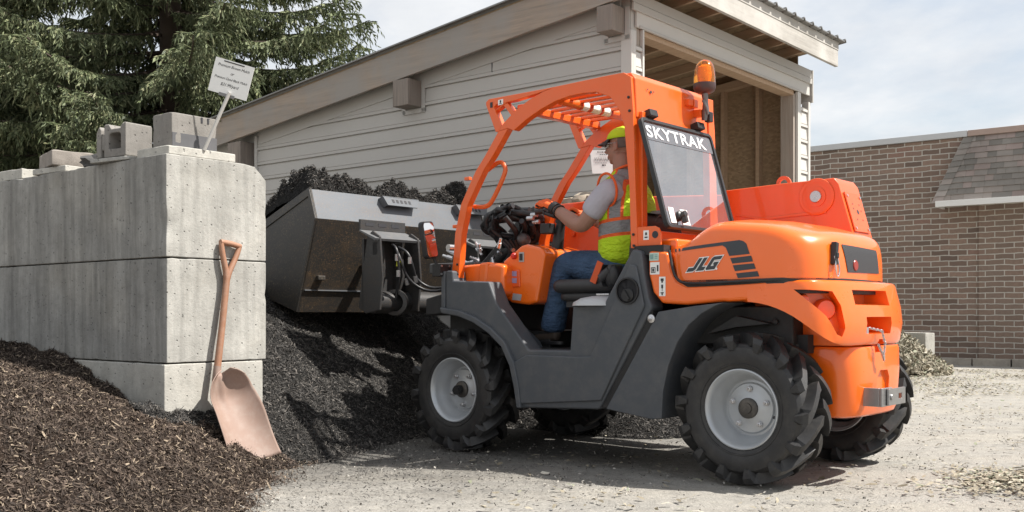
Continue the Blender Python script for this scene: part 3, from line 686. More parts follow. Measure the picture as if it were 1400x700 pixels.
def heap(name,hf,dom,x0,x1,y0,y1,res,nch,Lr,Wr,soil,chip,seed,label,spread=.0,tilt=.6,fade=.03):
    rs=np.random.default_rng(seed); nx=int((x1-x0)/res); ny=int((y1-y0)/res)
    H=np.array([[hf(x0+i*res,y0+j*res) for i in range(nx+1)] for j in range(ny+1)])
    X,Y=np.meshgrid(x0+np.arange(nx+1)*res,y0+np.arange(ny+1)*res)
    ok=np.array([[dom(X[j,i],Y[j,i]) for i in range(nx+1)] for j in range(ny+1)])&(H>-.05)
    V=np.stack([X,Y,H],-1).reshape(-1,3); idx=np.arange((nx+1)*(ny+1)).reshape(ny+1,nx+1)
    F=np.stack([idx[:-1,:-1],idx[:-1,1:],idx[1:,1:],idx[1:,:-1]],-1)[(ok[:-1,:-1]&ok[1:,1:]&ok[:-1,1:]&ok[1:,:-1])].reshape(-1,4)
    gy,gx=np.gradient(H,res)
    px=rs.uniform(0,nx-1,nch*2); py=rs.uniform(0,ny-1,nch*2); i=px.astype(int); j=py.astype(int); fx=px-i; fy=py-j
    h=H[j,i]*(1-fx)*(1-fy)+H[j,i+1]*fx*(1-fy)+H[j+1,i]*(1-fx)*fy+H[j+1,i+1]*fx*fy
    prob=np.clip((h+spread)/max(fade,1e-3)*.5+.5*(h>0),0,1) if spread else (h>-.01)
    keep=ok[j,i]&(rs.uniform(size=len(h))<prob); keep=np.where(keep)[0][:nch]
    P=np.stack([x0+px[keep]*res,y0+py[keep]*res,np.maximum(h[keep],.0)+rs.uniform(0,.012,len(keep))],-1)
    Nn=np.stack([-gx[j[keep],i[keep]],-gy[j[keep],i[keep]],np.ones(len(keep))],-1); Nn/=np.linalg.norm(Nn,axis=1)[:,None]
    V2,F2=chips(P,Nn,rs.uniform(*Lr,len(P))*rs.choice([.5,.7,1,1,1.3,2.2],len(P)),rs.uniform(*Wr,len(P))*rs.choice([.7,1,1,2.0],len(P)),rs,tilt,.12)
    Vt=np.concatenate([V,V2]); Ft=np.concatenate([F,F2+len(V)]); mi=np.concatenate([np.zeros(len(F)),np.ones(len(F2))])
    o=mesh_np(name,Vt,Ft,[soil,chip],mi=mi); tag(o,label,None,None,'stuff'); return o
def fbm(x,y,s,o): return nz2(x,y,s,o)+.5*nz2(x,y,s*2.1,o+3)+.25*nz2(x,y,s*4.3,o+7)
def h1(x,y):
    dx=-1.34-x-.10*nz2(x,y,1.3,2)-.06*nz2(x,y,4,1)
    if dx<-.3: return -.06
    z=.86*(1-math.exp(-.78*dx)) if dx>0 else dx*.35
    # a hollow where it meets the wall corner
    c=(Vector((x,y,0))-COR); s=c.dot(A); q=-c.dot(Bd)
    z-=.10*math.exp(-((s-.28)**2)/.035-((q-.05)**2)/.05)
    z-=.10*math.exp(-((s+.36)**2)/.05-((q+.36)**2)/.06)
    return z+min(1,max(0,dx)*2+.05)*(.06*fbm(x,y,2.2,1)+.03*fbm(x,y,7,4)+.012*fbm(x,y,19,2))
def d1(x,y):
    c=(Vector((x,y,0))-COR); s=c.dot(A); t=c.dot(Bd)
    return t<.06 or (s<.06 and t<.75)
o=heap('brown_mulch_pile',h1,d1,-5.0,-.9,2.9,8.2,.03,230000,(.009,.028),(.0019,.0052),BROWNSOIL,BROWNCHIP,21,'heap of brown shredded mulch in front of the block wall',spread=.06,fade=.05)
tag(o,cat='mulch')
def h2(x,y):
    w=-.93*(x+1.42)+.37*(y-5.9)+.10*nz2(x,y,1.1,9)+.05*nz2(x,y,3,2)
    z=.41*(math.sqrt(w*w+.02)+w)-.045+.14*min(0,w)
    q=Vector((x,y,0))-P1; s_=min(1.3,max(-.05,q.dot(e1))); z=max(z,.50+.05*nz2(x,y,2,4)-.80*(q-e1*s_).length)
    z=min(z,1.15+.12*(z-1.15)) if z>1.15 else z
    c=(Vector((x,y,0))-COR); z-=.14*math.exp(-((c.dot(A)+.36)**2)/.05-((-c.dot(Bd)+.42)**2)/.06)
    return z+min(1,max(0,w)*2+.05)*(.06*fbm(x,y,1.8,6)+.03*fbm(x,y,7,8)+.012*fbm(x,y,19,3))
def d2(x,y):
    c=(Vector((x,y,0))-COR); s=c.dot(A); t=c.dot(Bd)
    sh=(Vector((x,y,0))-Vector((1.0646,9.2,0))); 
    if sh.dot(e2)>-.03: return False
    return (s<.03 and t>-.25) or t>.68
o=heap('black_mulch_pile',h2,d2,-4.6,1.4,5.6,11.2,.035,230000,(.009,.030),(.0018,.005),BLACKSOIL,BLACKCHIP,22,'bank of black shredded mulch under the raised bucket',spread=.05,fade=.04)
tag(o,cat='mulch')
# leaf litter and straw
def litter(name,nn,seed,fn,label,Lr=(.02,.06),Wr=(.008,.025),mat=None,tilt=.22):
    rs=np.random.default_rng(seed); P=[]
    while len(P)<nn:
        x,y,pk=fn(rs)
        if rs.uniform()<pk: P.append((x,y,rs.uniform(.002,.012)))
    P=np.array(P); Nn=np.tile((0,0,1.),(len(P),1)); V,F=chips(P,Nn,rs.uniform(*Lr,len(P)),rs.uniform(*Wr,len(P)),rs,tilt,.15)
    V[:,2]=np.maximum(V[:,2],.001); o=mesh_np(name,V,F,mat or LEAFLIT); tag(o,label,'leaf litter',None,'stuff')
def f_right(rs):
    y=rs.uniform(4.4,16.8); x=rs.uniform(-.3,8.2); 
    if x<.45*(y-4)-.2+0*y and y<7 and x<1.2: return x,y,.05
    k=max(0,fbm(x*.6,y*1.5,1.0,3)); far=smoothstep(9.5,15,y)
    return x,y,min(1,.03+k*.5*(.35+far)+.55*far*smoothstep(-.1,.5,fbm(x,y,.8,9)+.25))
litter('leaf_litter',15000,31,f_right,'dry leaves and straw strewn over the yard')
def f_near(rs):
    y=rs.uniform(3.4,9.5); x=rs.uniform(-1.6,4.6); return x,y,min(1,.15+max(0,fbm(x,y,1.4,6))*1.3)
litter('yard_grit',6500,34,f_near,'small stones and crumbs loose on the yard',(.006,.018),(.004,.012),GRIT,.6)
def f_crumb(rs):
    x=rs.normal(-.75,.75); y=rs.normal(6.4,.9); return x,y,.8
litter('mulch_crumbs',5000,35,f_crumb,'dark mulch crumbs scattered before the bank',(.010,.03),(.003,.008),BLACKCHIP,.3)
def f_patch(rs):
    x=rs.normal(2.92,.30); y=rs.normal(5.55,.22); return x,y,.95 if fbm(x,y,2.3,4)>-.15 else .1
litter('leaf_patch',2600,32,f_patch,'clump of dry leaf litter at the right picture edge',(.02,.055),(.008,.022))
def h3(x,y):
    d=math.hypot((x-5.75)/1.1,(y-16.2)/1.2); return .88*max(-.1,1-d)**.9 +.05*fbm(x,y,2.5,1) if d<1 else -.06
heap('dry_leaf_heap',h3,lambda x,y:True,4.4,7.1,14.6,17.6,.05,20000,(.04,.09),(.014,.034),paint('heap_bed',(.16,.135,.09),.9,var=.4,scale=14),LEAFLIT,33,'heap of dry leaves and straw against the upright slab',tilt=.8)
tag(o,cat='leaf heap')
# ------------------------------------------------------------------ telehandler (local: x forward, y towards its left side, z up)
TLOC=Vector((1.6970,6.0141,0)); TRZ=math.atan2(.65478,-.75582)
T=empty('telehandler',TLOC,TRZ); tag(T,'orange and charcoal compact telehandler with open cab and chunky tyres','loader')
# --- side bodywork
FRONT=[(0.689,1.288),(0.629,1.273),(0.609,1.139),(0.579,1.001),(0.554,0.950),(0.907,0.377),(0.93,.345),(1.555,0.318),(1.572,0.445),(1.610,0.582),(1.680,0.702),(1.790,0.785),(1.92,0.852),(2.06,0.895),(2.204,0.912),(2.204,1.204),(2.14,1.202),(2.13,1.135),(1.811,1.122),(1.741,0.979),(1.471,0.688),(1.147,0.691),(1.124,0.962),(0.896,0.969)]
m=MB(); m.prism(FRONT,.60,.735); side=m.obj('side_panel',GRAYPL,T,bevel=.014)
# raised sill below the step and raised pillar
m=MB(); m.prism([(.905,.40),(1.535,.345),(1.555,.47),(1.60,.60),(1.475,.655),(1.10,.655),(.98,.66),(.70,1.20),(.655,1.19),(.60,.96)],.735,.752); m.obj('sill_skin',GRAYPL,side,bevel=.010)
# fender arch lip over the front wheel, and the depth of the fender
arc=[(1.550,.318),(1.572,.445),(1.610,.582),(1.680,.702),(1.790,.785),(1.92,.852),(2.06,.895),(2.215,.915)]
out=[(1.515,.318),(1.532,.455),(1.570,.605),(1.650,.735),(1.770,.825),(1.91,.893),(2.055,.937),(2.235,.957)]
m=MB(); m.strip(out,arc,.40,.765); m.obj('fender_lip',GRAYPL,T,bevel=.010)
m=MB(); m.prism([(2.20,.93),(2.235,.93),(2.235,1.20),(2.20,1.20)],.46,.745); m.obj('fender_end',GRAYPL,T,bevel=.008)
REARP=[(0.512,0.925),(0.273,0.957),(0.09,0.975),(0.15,0.955),(0.232,0.915),(0.315,0.850),(0.385,0.755),(0.445,0.621),(0.480,0.476),(0.490,0.320),(0.559,0.312),(0.875,0.352)]
m=MB(); m.prism(REARP,.40,.74); rp=m.obj('rear_side_panel',GRAYPL,T,bevel=.012)
m=MB(); m.lathe([(.024,0),(.024,.006),(.013,.010),(.013,.016),(.004,.018)],(.555,.74,.885),(0,1,0),16); m.obj('panel_bolt',STEEL,rp,smooth=40)
m=MB(); m.box((.56,.50,.36),(.93,.72,.93)); m.obj('inner_sill',CHASSIS,T)
# fuel filler recess
m=MB(); m.lathe([(.078,.0),(.078,.012),(.070,.012),(.066,-.02),(.060,-.022)],(.709,.752,1.045),(0,1,0),30); rec=m.obj('filler_recess',BLACK,side,smooth=40)
m=MB(); m.lathe([(.040,-.012),(.042,.014),(.036,.022),(.004,.022)],(.709,.744,1.020),(0,1,0),22); m.box((.700,.758,.99),(.718,.775,1.05),Matrix.Rotation(R(35),3,'Y')); m.obj('fuel_cap',BLACK,rec,smooth=35)
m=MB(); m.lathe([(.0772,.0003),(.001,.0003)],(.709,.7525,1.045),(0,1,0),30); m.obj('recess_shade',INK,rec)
# --- orange flank under the hood seam
FL=[(0.597,1.274),(0.505,1.266),(0.471,1.262),(0.442,1.156),(0.409,1.098),(0.338,1.068),(.07,1.077),(-.15,1.084),(-.15,.972),(-0.022,0.984),(0.132,0.977),(0.338,0.962),(0.505,0.972),(0.564,1.034),(0.594,1.139)]
m=MB(); m.prism(FL,.52,.715); fl=m.obj('flank_panel',ORANGE,T,bevel=.020,seg=3)
# --- counterweight wrapped round the tail
def loft(plan, levels, name, mat, parent, smooth=50, bevel=0, sub=0, capfn=None):
    m=MB(); rs=[]
    cx=sum(p[0] for p in plan)/len(plan); cy=sum(p[1] for p in plan)/len(plan)
    for z,dx,dy,k in levels:
        rs.append([(cx+(x-cx)*k+dx,cy+(y-cy)*k+dy,z) for x,y in plan])
    m.rings(rs); return m
def rounded(poly, it=3):
    for _ in range(it):
        q=[]
        for a,b in zip(poly,poly[1:]+poly[:1]):
            q+=[(a[0]*.75+b[0]*.25,a[1]*.75+b[1]*.25),(a[0]*.25+b[0]*.75,a[1]*.25+b[1]*.75)]
        poly=q
    return poly
planU=rounded([(.10,.718),(-.27,.718),(-.41,.69),(-.475,.55),(-.505,.30),(-.512,0),(-.50,-.22),(-.46,-.37),(-.385,-.47),(-.26,-.505),(.1,-.505)],2)
def inset(poly,d):
    n=len(poly); q=[]
    for i in range(n):
        a,b,c=[Vector(poly[(i+j)%n]) for j in (-1,0,1)]
        e=(b-a).normalized(); g=(c-b).normalized(); mm=Vector((-e.y-g.y,e.x+g.x)).normalized(); mm/=max(.5,mm.dot(Vector((-e.y,e.x))))
        q.append((b.x+mm.x*d,b.y+mm.y*d))
    return q
m=MB(); rs_=[]
for z,d in ((.742,.035),(.748,.020),(.765,.010),(.86,-.004),(.95,.0),(1.04,.003),(1.065,.006),(1.080,.012),(1.088,.024),(1.090,.05)):
    q=inset(planU,d); k=smoothstep(.90,1.08,z)*.03
    rs_.append([(x+(k if x<-.25 else k*max(0,(.1-x)/.35)) ,y,z) for x,y in q])
m.rings(rs_)
cw=m.obj('counterweight',ORANGE,T)
def cutter(shapes):
    m=MB()
    for f in shapes: f(m)
    o=m.obj('cutter_tmp',ORANGE,T); return o
def boolean(o,c):
    md=o.modifiers.new('b','BOOLEAN'); md.operation='DIFFERENCE'; md.object=c; md.solver='EXACT'
    dg=bpy.context.evaluated_depsgraph_get(); me=bpy.data.meshes.new_from_object(o.evaluated_get(dg)); o.modifiers.clear(); old=o.data; nm=old.name; o.data=me
    bpy.data.meshes.remove(old); me.name=nm; bpy.data.objects.remove(c)
def bx_t(m,y0,y1,z0,z1,x0,x1,sl=.02):
    # box pocket open to the rear, its mouth wider than its floor
    a=[(x0,y0,z0),(x0,y1,z0),(x0,y1,z1),(x0,y0,z1)]; b=[(x1,y0+sl,z0+sl*.6),(x1,y1-sl,z0+sl*.6),(x1,y1-sl,z1-sl*.3),(x1,y0+sl,z1-sl*.3)]
    m.rings([a,b])
DIA=(-.72,.69)
def corner_pocket(m):
    # leaf shaped opening across the near corner, cut along the diagonal
    ax=Vector((-.72,.69,0)).normalized(); rt=Vector((-.69,-.72,0)).normalized(); o=Vector((-.40,.60,.93))
    pl=[(-.16,.115),(.055,.105),(.105,.03),(.135,-.10),(.115,-.145),(.075,-.13),(.0,-.03),(-.10,.055)]
    r=lambda k,w:[o+rt*(u*k)+Vector((0,0,v*k))+ax*w for u,v in pl]
    m.rings([r(1.0,.20),r(.93,-.085)])
def corner_pocket2(m):
    ax=Vector((-.72,-.69,0)).normalized(); rt=Vector((-.69,.72,0)).normalized(); o=Vector((-.40,-.56,.93))
    pl=[(-.12,.10),(.10,.09),(.15,-.02),(.16,-.12),(.10,-.14),(.02,-.05),(-.07,.04)]
    r=lambda k,w:[o+rt*(u*k)+Vector((0,0,v*k))+ax*w for u,v in pl]
    m.rings([r(1.0,.20),r(.93,-.085)])
def arch_cut(m):
    for y0,y1 in ((.40,.9),(-.9,-.40)):
        m.rings([[(.0+.578*math.cos(a),y,.40+.578*math.sin(a)) for a in [i*6.2832/72 for i in range(72)]] for y in (y0,y1)])
boolean(cw,cutter([arch_cut]))
boolean(cw,cutter([lambda m:bx_t(m,-.07,.40,.952,1.045,-.60,-.36,.03),lambda m:bx_t(m,-.07,.29,.797,.90,-.60,-.36,.03),corner_pocket,corner_pocket2,lambda m:bx_t(m,.0,.10,.70,.775,-.60,-.455,.005)]))
cw.data.polygons.foreach_set('use_smooth',[True]*len(cw.data.polygons)); cw.data.set_sharp_from_angle(angle=R(32))
b_=cw.modifiers.new('bev','BEVEL'); b_.width=.007; b_.segments=2; b_.limit_method='ANGLE'; b_.angle_limit=R(40)
m=MB()
for (px,pz,rr) in ((-.085,.055,.034),(.035,.005,.058)):
    ax=Vector((-.72,.69,0)).normalized(); rt=Vector((-.69,-.72,0)).normalized(); o_=Vector((-.40,.60,.93))+rt*px+Vector((0,0,pz))-ax*.085
    m.lathe([(rr,0),(rr,.035),(rr*.8,.052),(rr*.3,.058)],o_,ax,22)
m.obj('tail_lamp',paint('lamp_orange',(.75,.10,.02),.15,coat=.5,var=.05),cw,smooth=40)
planL=rounded([(-.02,.40),(-.345,.40),(-.40,.395),(-.445,.37),(-.475,.31),(-.485,.2),(-.492,0),(-.485,-.2),(-.475,-.28),(-.44,-.36),(-.39,-.39),(-.33,-.40),(-.02,-.40)],1)
m=loft(planL,[(.352,.03,0,.90),(.362,.02,0,.945),(.40,.008,0,.975),(.60,0,0,1),(.715,0,0,.99),(.733,0,0,.965),(.737,0,0,.94)],'',0,0)
lc=m.obj('lower_counterweight',ORANGE,T)
def side_pocket(m): m.rings([[(-.26,.46,.60),(-.14,.46,.60),(-.14,.46,.66),(-.26,.46,.66)],[(-.255,.34,.607),(-.145,.34,.607),(-.145,.34,.655),(-.255,.34,.655)]])
def hitch_recess(m):
    pl=[(.10,.40),(-.10,.40),(-.10,.56),(-.06,.60),(.06,.60),(.10,.56)]
    m.rings([[(-.60,y,z) for y,z in pl],[(-.465,y*.85,z) for y,z in pl]])
boolean(lc,cutter([side_pocket,hitch_recess,lambda m:bx_t(m,.02,.12,.70,.80,-.60,-.455,.004)]))
lc.data.polygons.foreach_set('use_smooth',[True]*len(lc.data.polygons)); lc.data.set_sharp_from_angle(angle=R(32))
b_=lc.modifiers.new('bev','BEVEL'); b_.width=.006; b_.segments=2; b_.limit_method='ANGLE'; b_.angle_limit=R(40)
# hitch: bent steel plates with a pin hole
m=MB(); m.box((-.56,.225,.415),(-.44,.245,.515)); m.box((-.575,.10,.415),(-.560,.245,.515)); m.strip([(-.56+.0,.02)]*0 or [(.19,.42),(-.05,.42),(-.05,.51),(.19,.51)],[(.05,.45),(-.0,.45),(-.0,.48),(.05,.48)],-.592,-.576,'x',closed=True)
m.tube([(-.60,.16,.465),(-.545,.16,.465)],.016,10); m.obj('tow_hitch',paint('hitch_steel',(.34,.34,.34),.35,metal=.85,var=.25,scale=14),T,bevel=.004)
# linch pin and chain in the counterweight gap
m=MB(); m.tube([(-.47,.20,.80),(-.47,.20,.84)],.014,8); pinp=m.obj('retaining_pin',STEEL,T,smooth=40)
m=MB()
ch=[(-.485,.19,.835),(-.53,.13,.82),(-.535,.10,.75),(-.53,.11,.68),(-.525,.09,.66),(-.525,.12,.70),(-.515,.14,.74)]
for i in range(40):
    t=i/39*(len(ch)-1); k=min(len(ch)-2,int(t)); p=Vector(ch[k]).lerp(Vector(ch[k+1]),t-k); d=(Vector(ch[k+1])-Vector(ch[k])).normalized(); s=d.orthogonal() if i%2 else d.cross(d.orthogonal())
    q=[p+d*math.cos(a)*.011+s.normalized()*math.sin(a)*.006 for a in [j*6.283/8 for j in range(9)]]; m.tube(q,.0022,5,False)
m.obj('chain',STEEL,pinp,smooth=60)

# --- engine hood: blown shape, front lower than the back
planH=rounded([(.40,.708),(.48,.66),(.55,.45),(.58,.1),(.58,-.30),(-.20,-.30),(-.37,-.29),(-.425,-.15),(-.43,.25),(-.405,.56),(-.315,.70),(-.10,.712),(.2,.712)],2)
def hoodtop(x,y):
    z=1.335+.118*smoothstep(.44,.17,x)-.022*smoothstep(.15,-.12,x)-.070*smoothstep(-.06,-.40,x)
    return z-.03*smoothstep(.25,.70,y)
cx,cy=.08,.2; m=MB(); rs=[]
def zseam(x,y): return (1.083+.012*smoothstep(.3,-.2,x))+((.17*smoothstep(.385,.465,x)) if y>.3 else 0)
for s,g in ((1.0,0),(1.0,.18),(.997,.40),(.990,.58),(.978,.72),(.958,.83),(.93,.905),(.89,.955),(.83,.98),(.72,.992),(.55,1),(.35,1),(.15,1),(.02,1)):
    r=[]
    for x,y in planH:
        xx=cx+(x-cx)*s; yy=cy+(y-cy)*s; zb=min(zseam(x,y),1.235); zt=hoodtop(xx,yy); r.append((xx,yy,zb+(zt-zb)*g))
    rs.append(r)
m.rings(rs); hood=m.obj('engine_hood',ORANGE,T,smooth=60)
m=MB(); pts=[(.452,.718,1.27),(.425,.722,1.158),(.40,.723,1.105),(.345,.723,1.078),(.07,.723,1.083),(-.12,.719,1.092),(-.30,.690,1.096),(-.395,.56,1.096),(-.425,.30,1.094),(-.425,0,1.09),(-.39,-.27,1.088)]
m.tube(pts,.0085,6,smooth=2); m.obj('hood_seal',BLACK,T,smooth=60)
m=MB(); m.prism([(x*1.0,y) for x,y in planH],1.02,1.1,'z'); m.obj('hood_base',CHASSIS,T)
# rear grille set in the hood back, red lens behind it
def hood_hit(y,z,x0=-1.5):
    ok,loc,nrm,_=hood.ray_cast(Vector((x0,y,z)),Vector((1,0,0))); return (loc,nrm) if ok else (Vector((-.4,y,z)),Vector((-1,0,0)))
def hood_side(x,z):
    ok,loc,nrm,_=hood.ray_cast(Vector((x,2,z)),Vector((0,-1,0))); return (loc,nrm) if ok else (Vector((x,.70,z)),Vector((0,1,0)))
def on_hood_rear(poly,lift,name,mat,parent,th=.0):
    m=MB(); n=12
    us=[p[0] for p in poly]
    # quad patch bilinear through four corners
    a,b,c,d=[Vector(p) for p in poly]
    def f(u,v):
        p=a.lerp(b,u).lerp(d.lerp(c,u),v); l,nr=hood_hit(p.x,p.y); return l+nr*lift
    m.grid(n,n,f); return m.obj(name,mat,parent,smooth=180)
bpy.context.view_layer.update()
def m_perf():
    m,nt,b=newmat('perforated_grille'); v=coords(nt,(1,1,1),(R(45),0,0)); 
    wv=N(nt,'ShaderNodeTexWave',wave_type='BANDS',bands_direction='Y'); wv.inputs['Scale'].default_value=28; nt.links.new(v,wv.inputs['Vector'])
    c=mix(nt,ramp(nt,wv.outputs['Fac'],[(.35,0),(.6,1)]),(.012,.012,.014),(.06,.058,.062)); nt.links.new(c,b.inputs['Base Color']); b.inputs['Roughness'].default_value=.5; return m
gr=on_hood_rear([(.335,1.135),(-.10,1.140),(-.075,1.270),(.385,1.283)],.0035,'rear_grille',m_perf(),T)
l,nr=hood_hit(.245,1.175); m=MB(); m.lathe([(.028,-.01),(.029,.006),(.026,.009),(.004,.010)],l,nr,24); m.obj('grille_lamp',paint('dark_red_lens',(.28,.03,.02),.3),gr,smooth=40)
l,nr=hood_hit(.485,1.235); m=MB(); m.box(l+Vector((-.028,-.018,-.065)),l+Vector((.004,.018,.055)),Matrix.Rotation(R(8),3,'X')); m.box(l+Vector((-.034,-.014,-.03)),l+Vector((-.02,.014,.0)),Matrix.Rotation(R(8),3,'X')); latch=m.obj('hood_latch',BLACK,T,bevel=.005)
m=MB(); m.tube([l+Vector((-.02,.017,-.02)),l+Vector((-.03,.022,-.09)),l+Vector((-.028,.012,-.125)),l+Vector((-.028,-.012,-.127)),l+Vector((-.03,-.024,-.09)),l+Vector((-.02,-.017,-.02))],.0045,6,smooth=1); m.obj('latch_wire',STEEL,latch,smooth=60)
# flank graphic and letters, laid on the hood side
def side_poly(poly,name,mat,parent,lift=.0025,sub=.03):
    bm=bmesh.new(); vs=[bm.verts.new((x,0,z)) for x,z in poly]; f=bm.faces.new(vs); f.normal_update(); bmesh.ops.triangulate(bm,faces=[f],ngon_method='EAR_CLIP')
    for _ in range(3):
        es=[e for e in bm.edges if e.calc_length()>sub]
        if es: bmesh.ops.subdivide_edges(bm,edges=es,cuts=1); bmesh.ops.triangulate(bm,faces=bm.faces[:])
    for v in bm.verts:
        l,nr=hood_side(v.co.x,v.co.z); v.co=l+Vector((0,1,0))*lift
    for f in bm.faces:
        f.normal_update()
        if f.normal.y<0: f.normal_flip()
    me=bpy.data.meshes.new(name); bm.to_mesh(me); bm.free(); return link(name,me,mat,parent,smooth=180)
gp=[(0.391,1.266),(0.388,1.283),(0.021,1.309),(-0.004,1.302),(-0.023,1.286),(-0.044,1.232),(0.077,1.225),(0.099,1.271),(0.121,1.284)]
for q in (gp,[(0.071,1.213),(-0.053,1.222),(-0.064,1.191),(0.058,1.183)],[(0.055,1.174),(-0.069,1.181),(-0.081,1.152),(0.042,1.142)],[(0.036,1.130),(-0.090,1.139),(-0.101,1.111),(0.024,1.104)],[(0.442,1.279),(0.431,1.280),(0.425,1.263),(0.436,1.262)],[(0.417,1.281),(0.406,1.282),(0.399,1.265),(0.410,1.264)]):
    side_poly(q,'side_stripe',GRAYDK,hood)
J=[(0,0),(.70,0),(.86,.16),(.86,1),(.50,1),(.50,.30),(0,.30)]; Lp=[(1.0,0),(1.78,0),(1.78,.28),(1.38,.28),(1.38,1),(1.0,1)]
G=[(2.02,0),(2.86,0),(2.86,.56),(2.40,.56),(2.40,.37),(2.53,.37),(2.53,.27),(2.25,.27),(2.25,.74),(2.86,.74),(2.86,1),(2.02,1),(1.90,.88),(1.90,.12)]
tx=lambda p:(.345-p[0]*.0626-p[1]*.052, 1.145+p[1]*.072+p[0]*.0040)
wl=[]
def fat(poly,k):
    n=len(poly); q=[]
    ar=sum(poly[i][0]*poly[(i+1)%n][1]-poly[(i+1)%n][0]*poly[i][1] for i in range(n))
    for i in range(n):
        a,b,c=[Vector(poly[(i+j)%n]) for j in (-1,0,1)]
        e=(b-a).normalized(); g=(c-b).normalized(); n1=Vector((e.y,-e.x)); n2=Vector((g.y,-g.x)); mm=(n1+n2); mm=mm.normalized()/max(.5,mm.normalized().dot(n1))
        q.append(tuple(b+mm*k*(1 if ar>0 else -1)))
    return q
for p in (J,Lp,G):
    side_poly([tx(q) for q in fat(p,.075)],'logo_outline',WHITE,hood,.0035)
    side_poly([tx(q) for q in p],'logo_letter',GRAYDK,hood,.0055)
c_=tx((3.02,.03)); side_poly([(c_[0]+.007*math.cos(a),c_[1]+.007*math.sin(a)) for a in [i*.785 for i in range(8)]],'logo_mark',WHITE,hood,.0035)
# stickers on the orange flank
def decal(x,z,w,h,mat,name='decal',y=.7165,parent=None,rot=0):
    m=MB(); m.prism([(x-w/2,z-h/2),(x+w/2,z-h/2),(x+w/2,z+h/2),(x-w/2,z+h/2)],y,y+.0012); return m.obj(name,mat,parent or fl)
def marks(parent,x,z,boxes,y=.7185,mat=INK):
    m=MB()
    for a,b,w,h in boxes: m.prism([(x+a-w/2,z+b-h/2),(x+a+w/2,z+b-h/2),(x+a+w/2,z+b+h/2),(x+a-w/2,z+b+h/2)],y,y+.0008)
    m.obj('decal_symbol',mat,parent)
d=decal(.553,1.238,.062,.045,TEALINK); marks(d,.553,1.238,[(.015,.0,.022,.028),(-.014,.0,.018,.006),(-.014,.01,.018,.004),(-.014,-.01,.018,.004)],mat=paint('teal_ink',(.2,.34,.32),.6))
d=decal(.548,1.172,.062,.070,WHITE); marks(d,.548,1.172,[(.010,.004,.028,.004),(.010,-.024,.028,.004),(.022,-.01,.004,.03),(-.003,-.01,.004,.03),(.01,-.010,.012,.018),(-.020,-.0,.010,.036)])
d=decal(.498,1.068,.042,.110,WHITE); marks(d,.498,1.068,[(0,.038,.020,.014),(0,.026,.010,.010),(0,.0,.012,.020),(0,-.012,.003,.03),(0,-.036,.020,.006),(0,-.045,.008,.010)])

# --- cab guard frame
AO=[(2.208,0.973),(2.201,1.156),(2.180,1.304),(2.166,1.452),(2.112,1.646),(2.037,1.767),(1.977,1.859),(1.892,1.953),(1.775,2.100)]
AI=[(2.140,0.973),(2.133,1.154),(2.118,1.301),(2.105,1.448),(2.050,1.640),(1.965,1.770),(1.902,1.862),(1.815,1.955),(1.690,2.110)]
BO=[(1.690,2.110),(1.656,2.150),(1.560,2.225),(1.42,2.290),(1.296,2.323),(.92,2.332),(.79,2.332),(.735,2.300),(.722,2.10),(.709,1.65),(.690,1.296)]
BI=[(1.750,2.014),(1.656,2.084),(1.533,2.149),(1.413,2.198),(1.296,2.233),(1.182,2.249),(1.00,2.246),(.865,2.187),(.81,2.092),(.775,1.65),(.752,1.296)]
GUS_O=[(1.801,2.101),(1.885,2.285),(1.886,2.305),(1.875,2.318),(1.86,2.322),(1.296,2.323)]
def frame_side(y0,y1,name,parent):
    m=MB(); m.strip(AO+[(1.690,2.150)][0:0],AI,y0,y1)
    # arch: upper band continues from the post into the roof beam and down to the rear post
    o=[(1.775,2.100),(1.735,2.145),(1.62,2.223),(1.50,2.276),(1.40,2.305),(1.296,2.323),(1.10,2.327),(.92,2.331),(.79,2.331),(.738,2.300),(.722,2.10),(.706,1.65),(.690,1.296)]
    i=[(1.690,2.110),(1.640,2.090),(1.533,2.149),(1.413,2.198),(1.296,2.233),(1.182,2.249),(1.08,2.251),(.99,2.245),(.885,2.20),(.825,2.12),(.785,2.02),(.748,1.65),(.738,1.296)]
    m.strip(o,i,y0,y1)
    # gusset bracket running forward of the bend: web bars round two windows
    m.strip([(1.775,2.098),(1.80,2.099),(1.885,2.285),(1.886,2.305),(1.862,2.322),(1.64,2.322),(1.40,2.322),(1.296,2.3235)],[(1.745,2.135),(1.752,2.142),(1.806,2.246),(1.815,2.262),(1.795,2.278),(1.64,2.282),(1.497,2.296),(1.40,2.306)],y0+.004,y1-.002)
    m.strip([(1.735,2.266),(1.700,2.276)],[(1.668,2.190),(1.636,2.205)],y0+.006,y1-.004)
    m.strip([(1.815,2.235),(1.80,2.235)],[(1.725,2.285),(1.700,2.280)],y0+.006,y1-.004)
    return m.obj(name,ORANGE_STEEL,parent,bevel=.006)
fL=frame_side(.625,.68,'guard_frame',T); fR=frame_side(-.265,-.21,'guard_frame',T)
m=MB(); 
for x,z in ((.752,2.18),(.745,2.10),(.718,1.375),(.714,1.31),(2.142,1.245),(2.139,1.18)): m.lathe([(.008,0),(.008,.007),(.003,.009)],(x,.68,z),(0,1,0),10)
m.obj('frame_bolt',BLACK,fL)
for x,z in ((2.055,1.82),(2.165,1.505)):
    m=MB(); m.box((x,.63,z-.010),(x+.045,.66,z+.012)); m.obj('mirror_peg',ORANGE_STEEL,fL,bevel=.003)
# grab handle
m=MB(); m.tube([(1.955,.60,1.865),(1.83,.60,1.925),(1.785,.60,1.885),(1.780,.60,1.84),(1.90,.60,1.655),(1.955,.60,1.625),(2.06,.60,1.635)],.0155,10,smooth=2); m.obj('grab_handle',ORANGE_STEEL,fL,smooth=60)
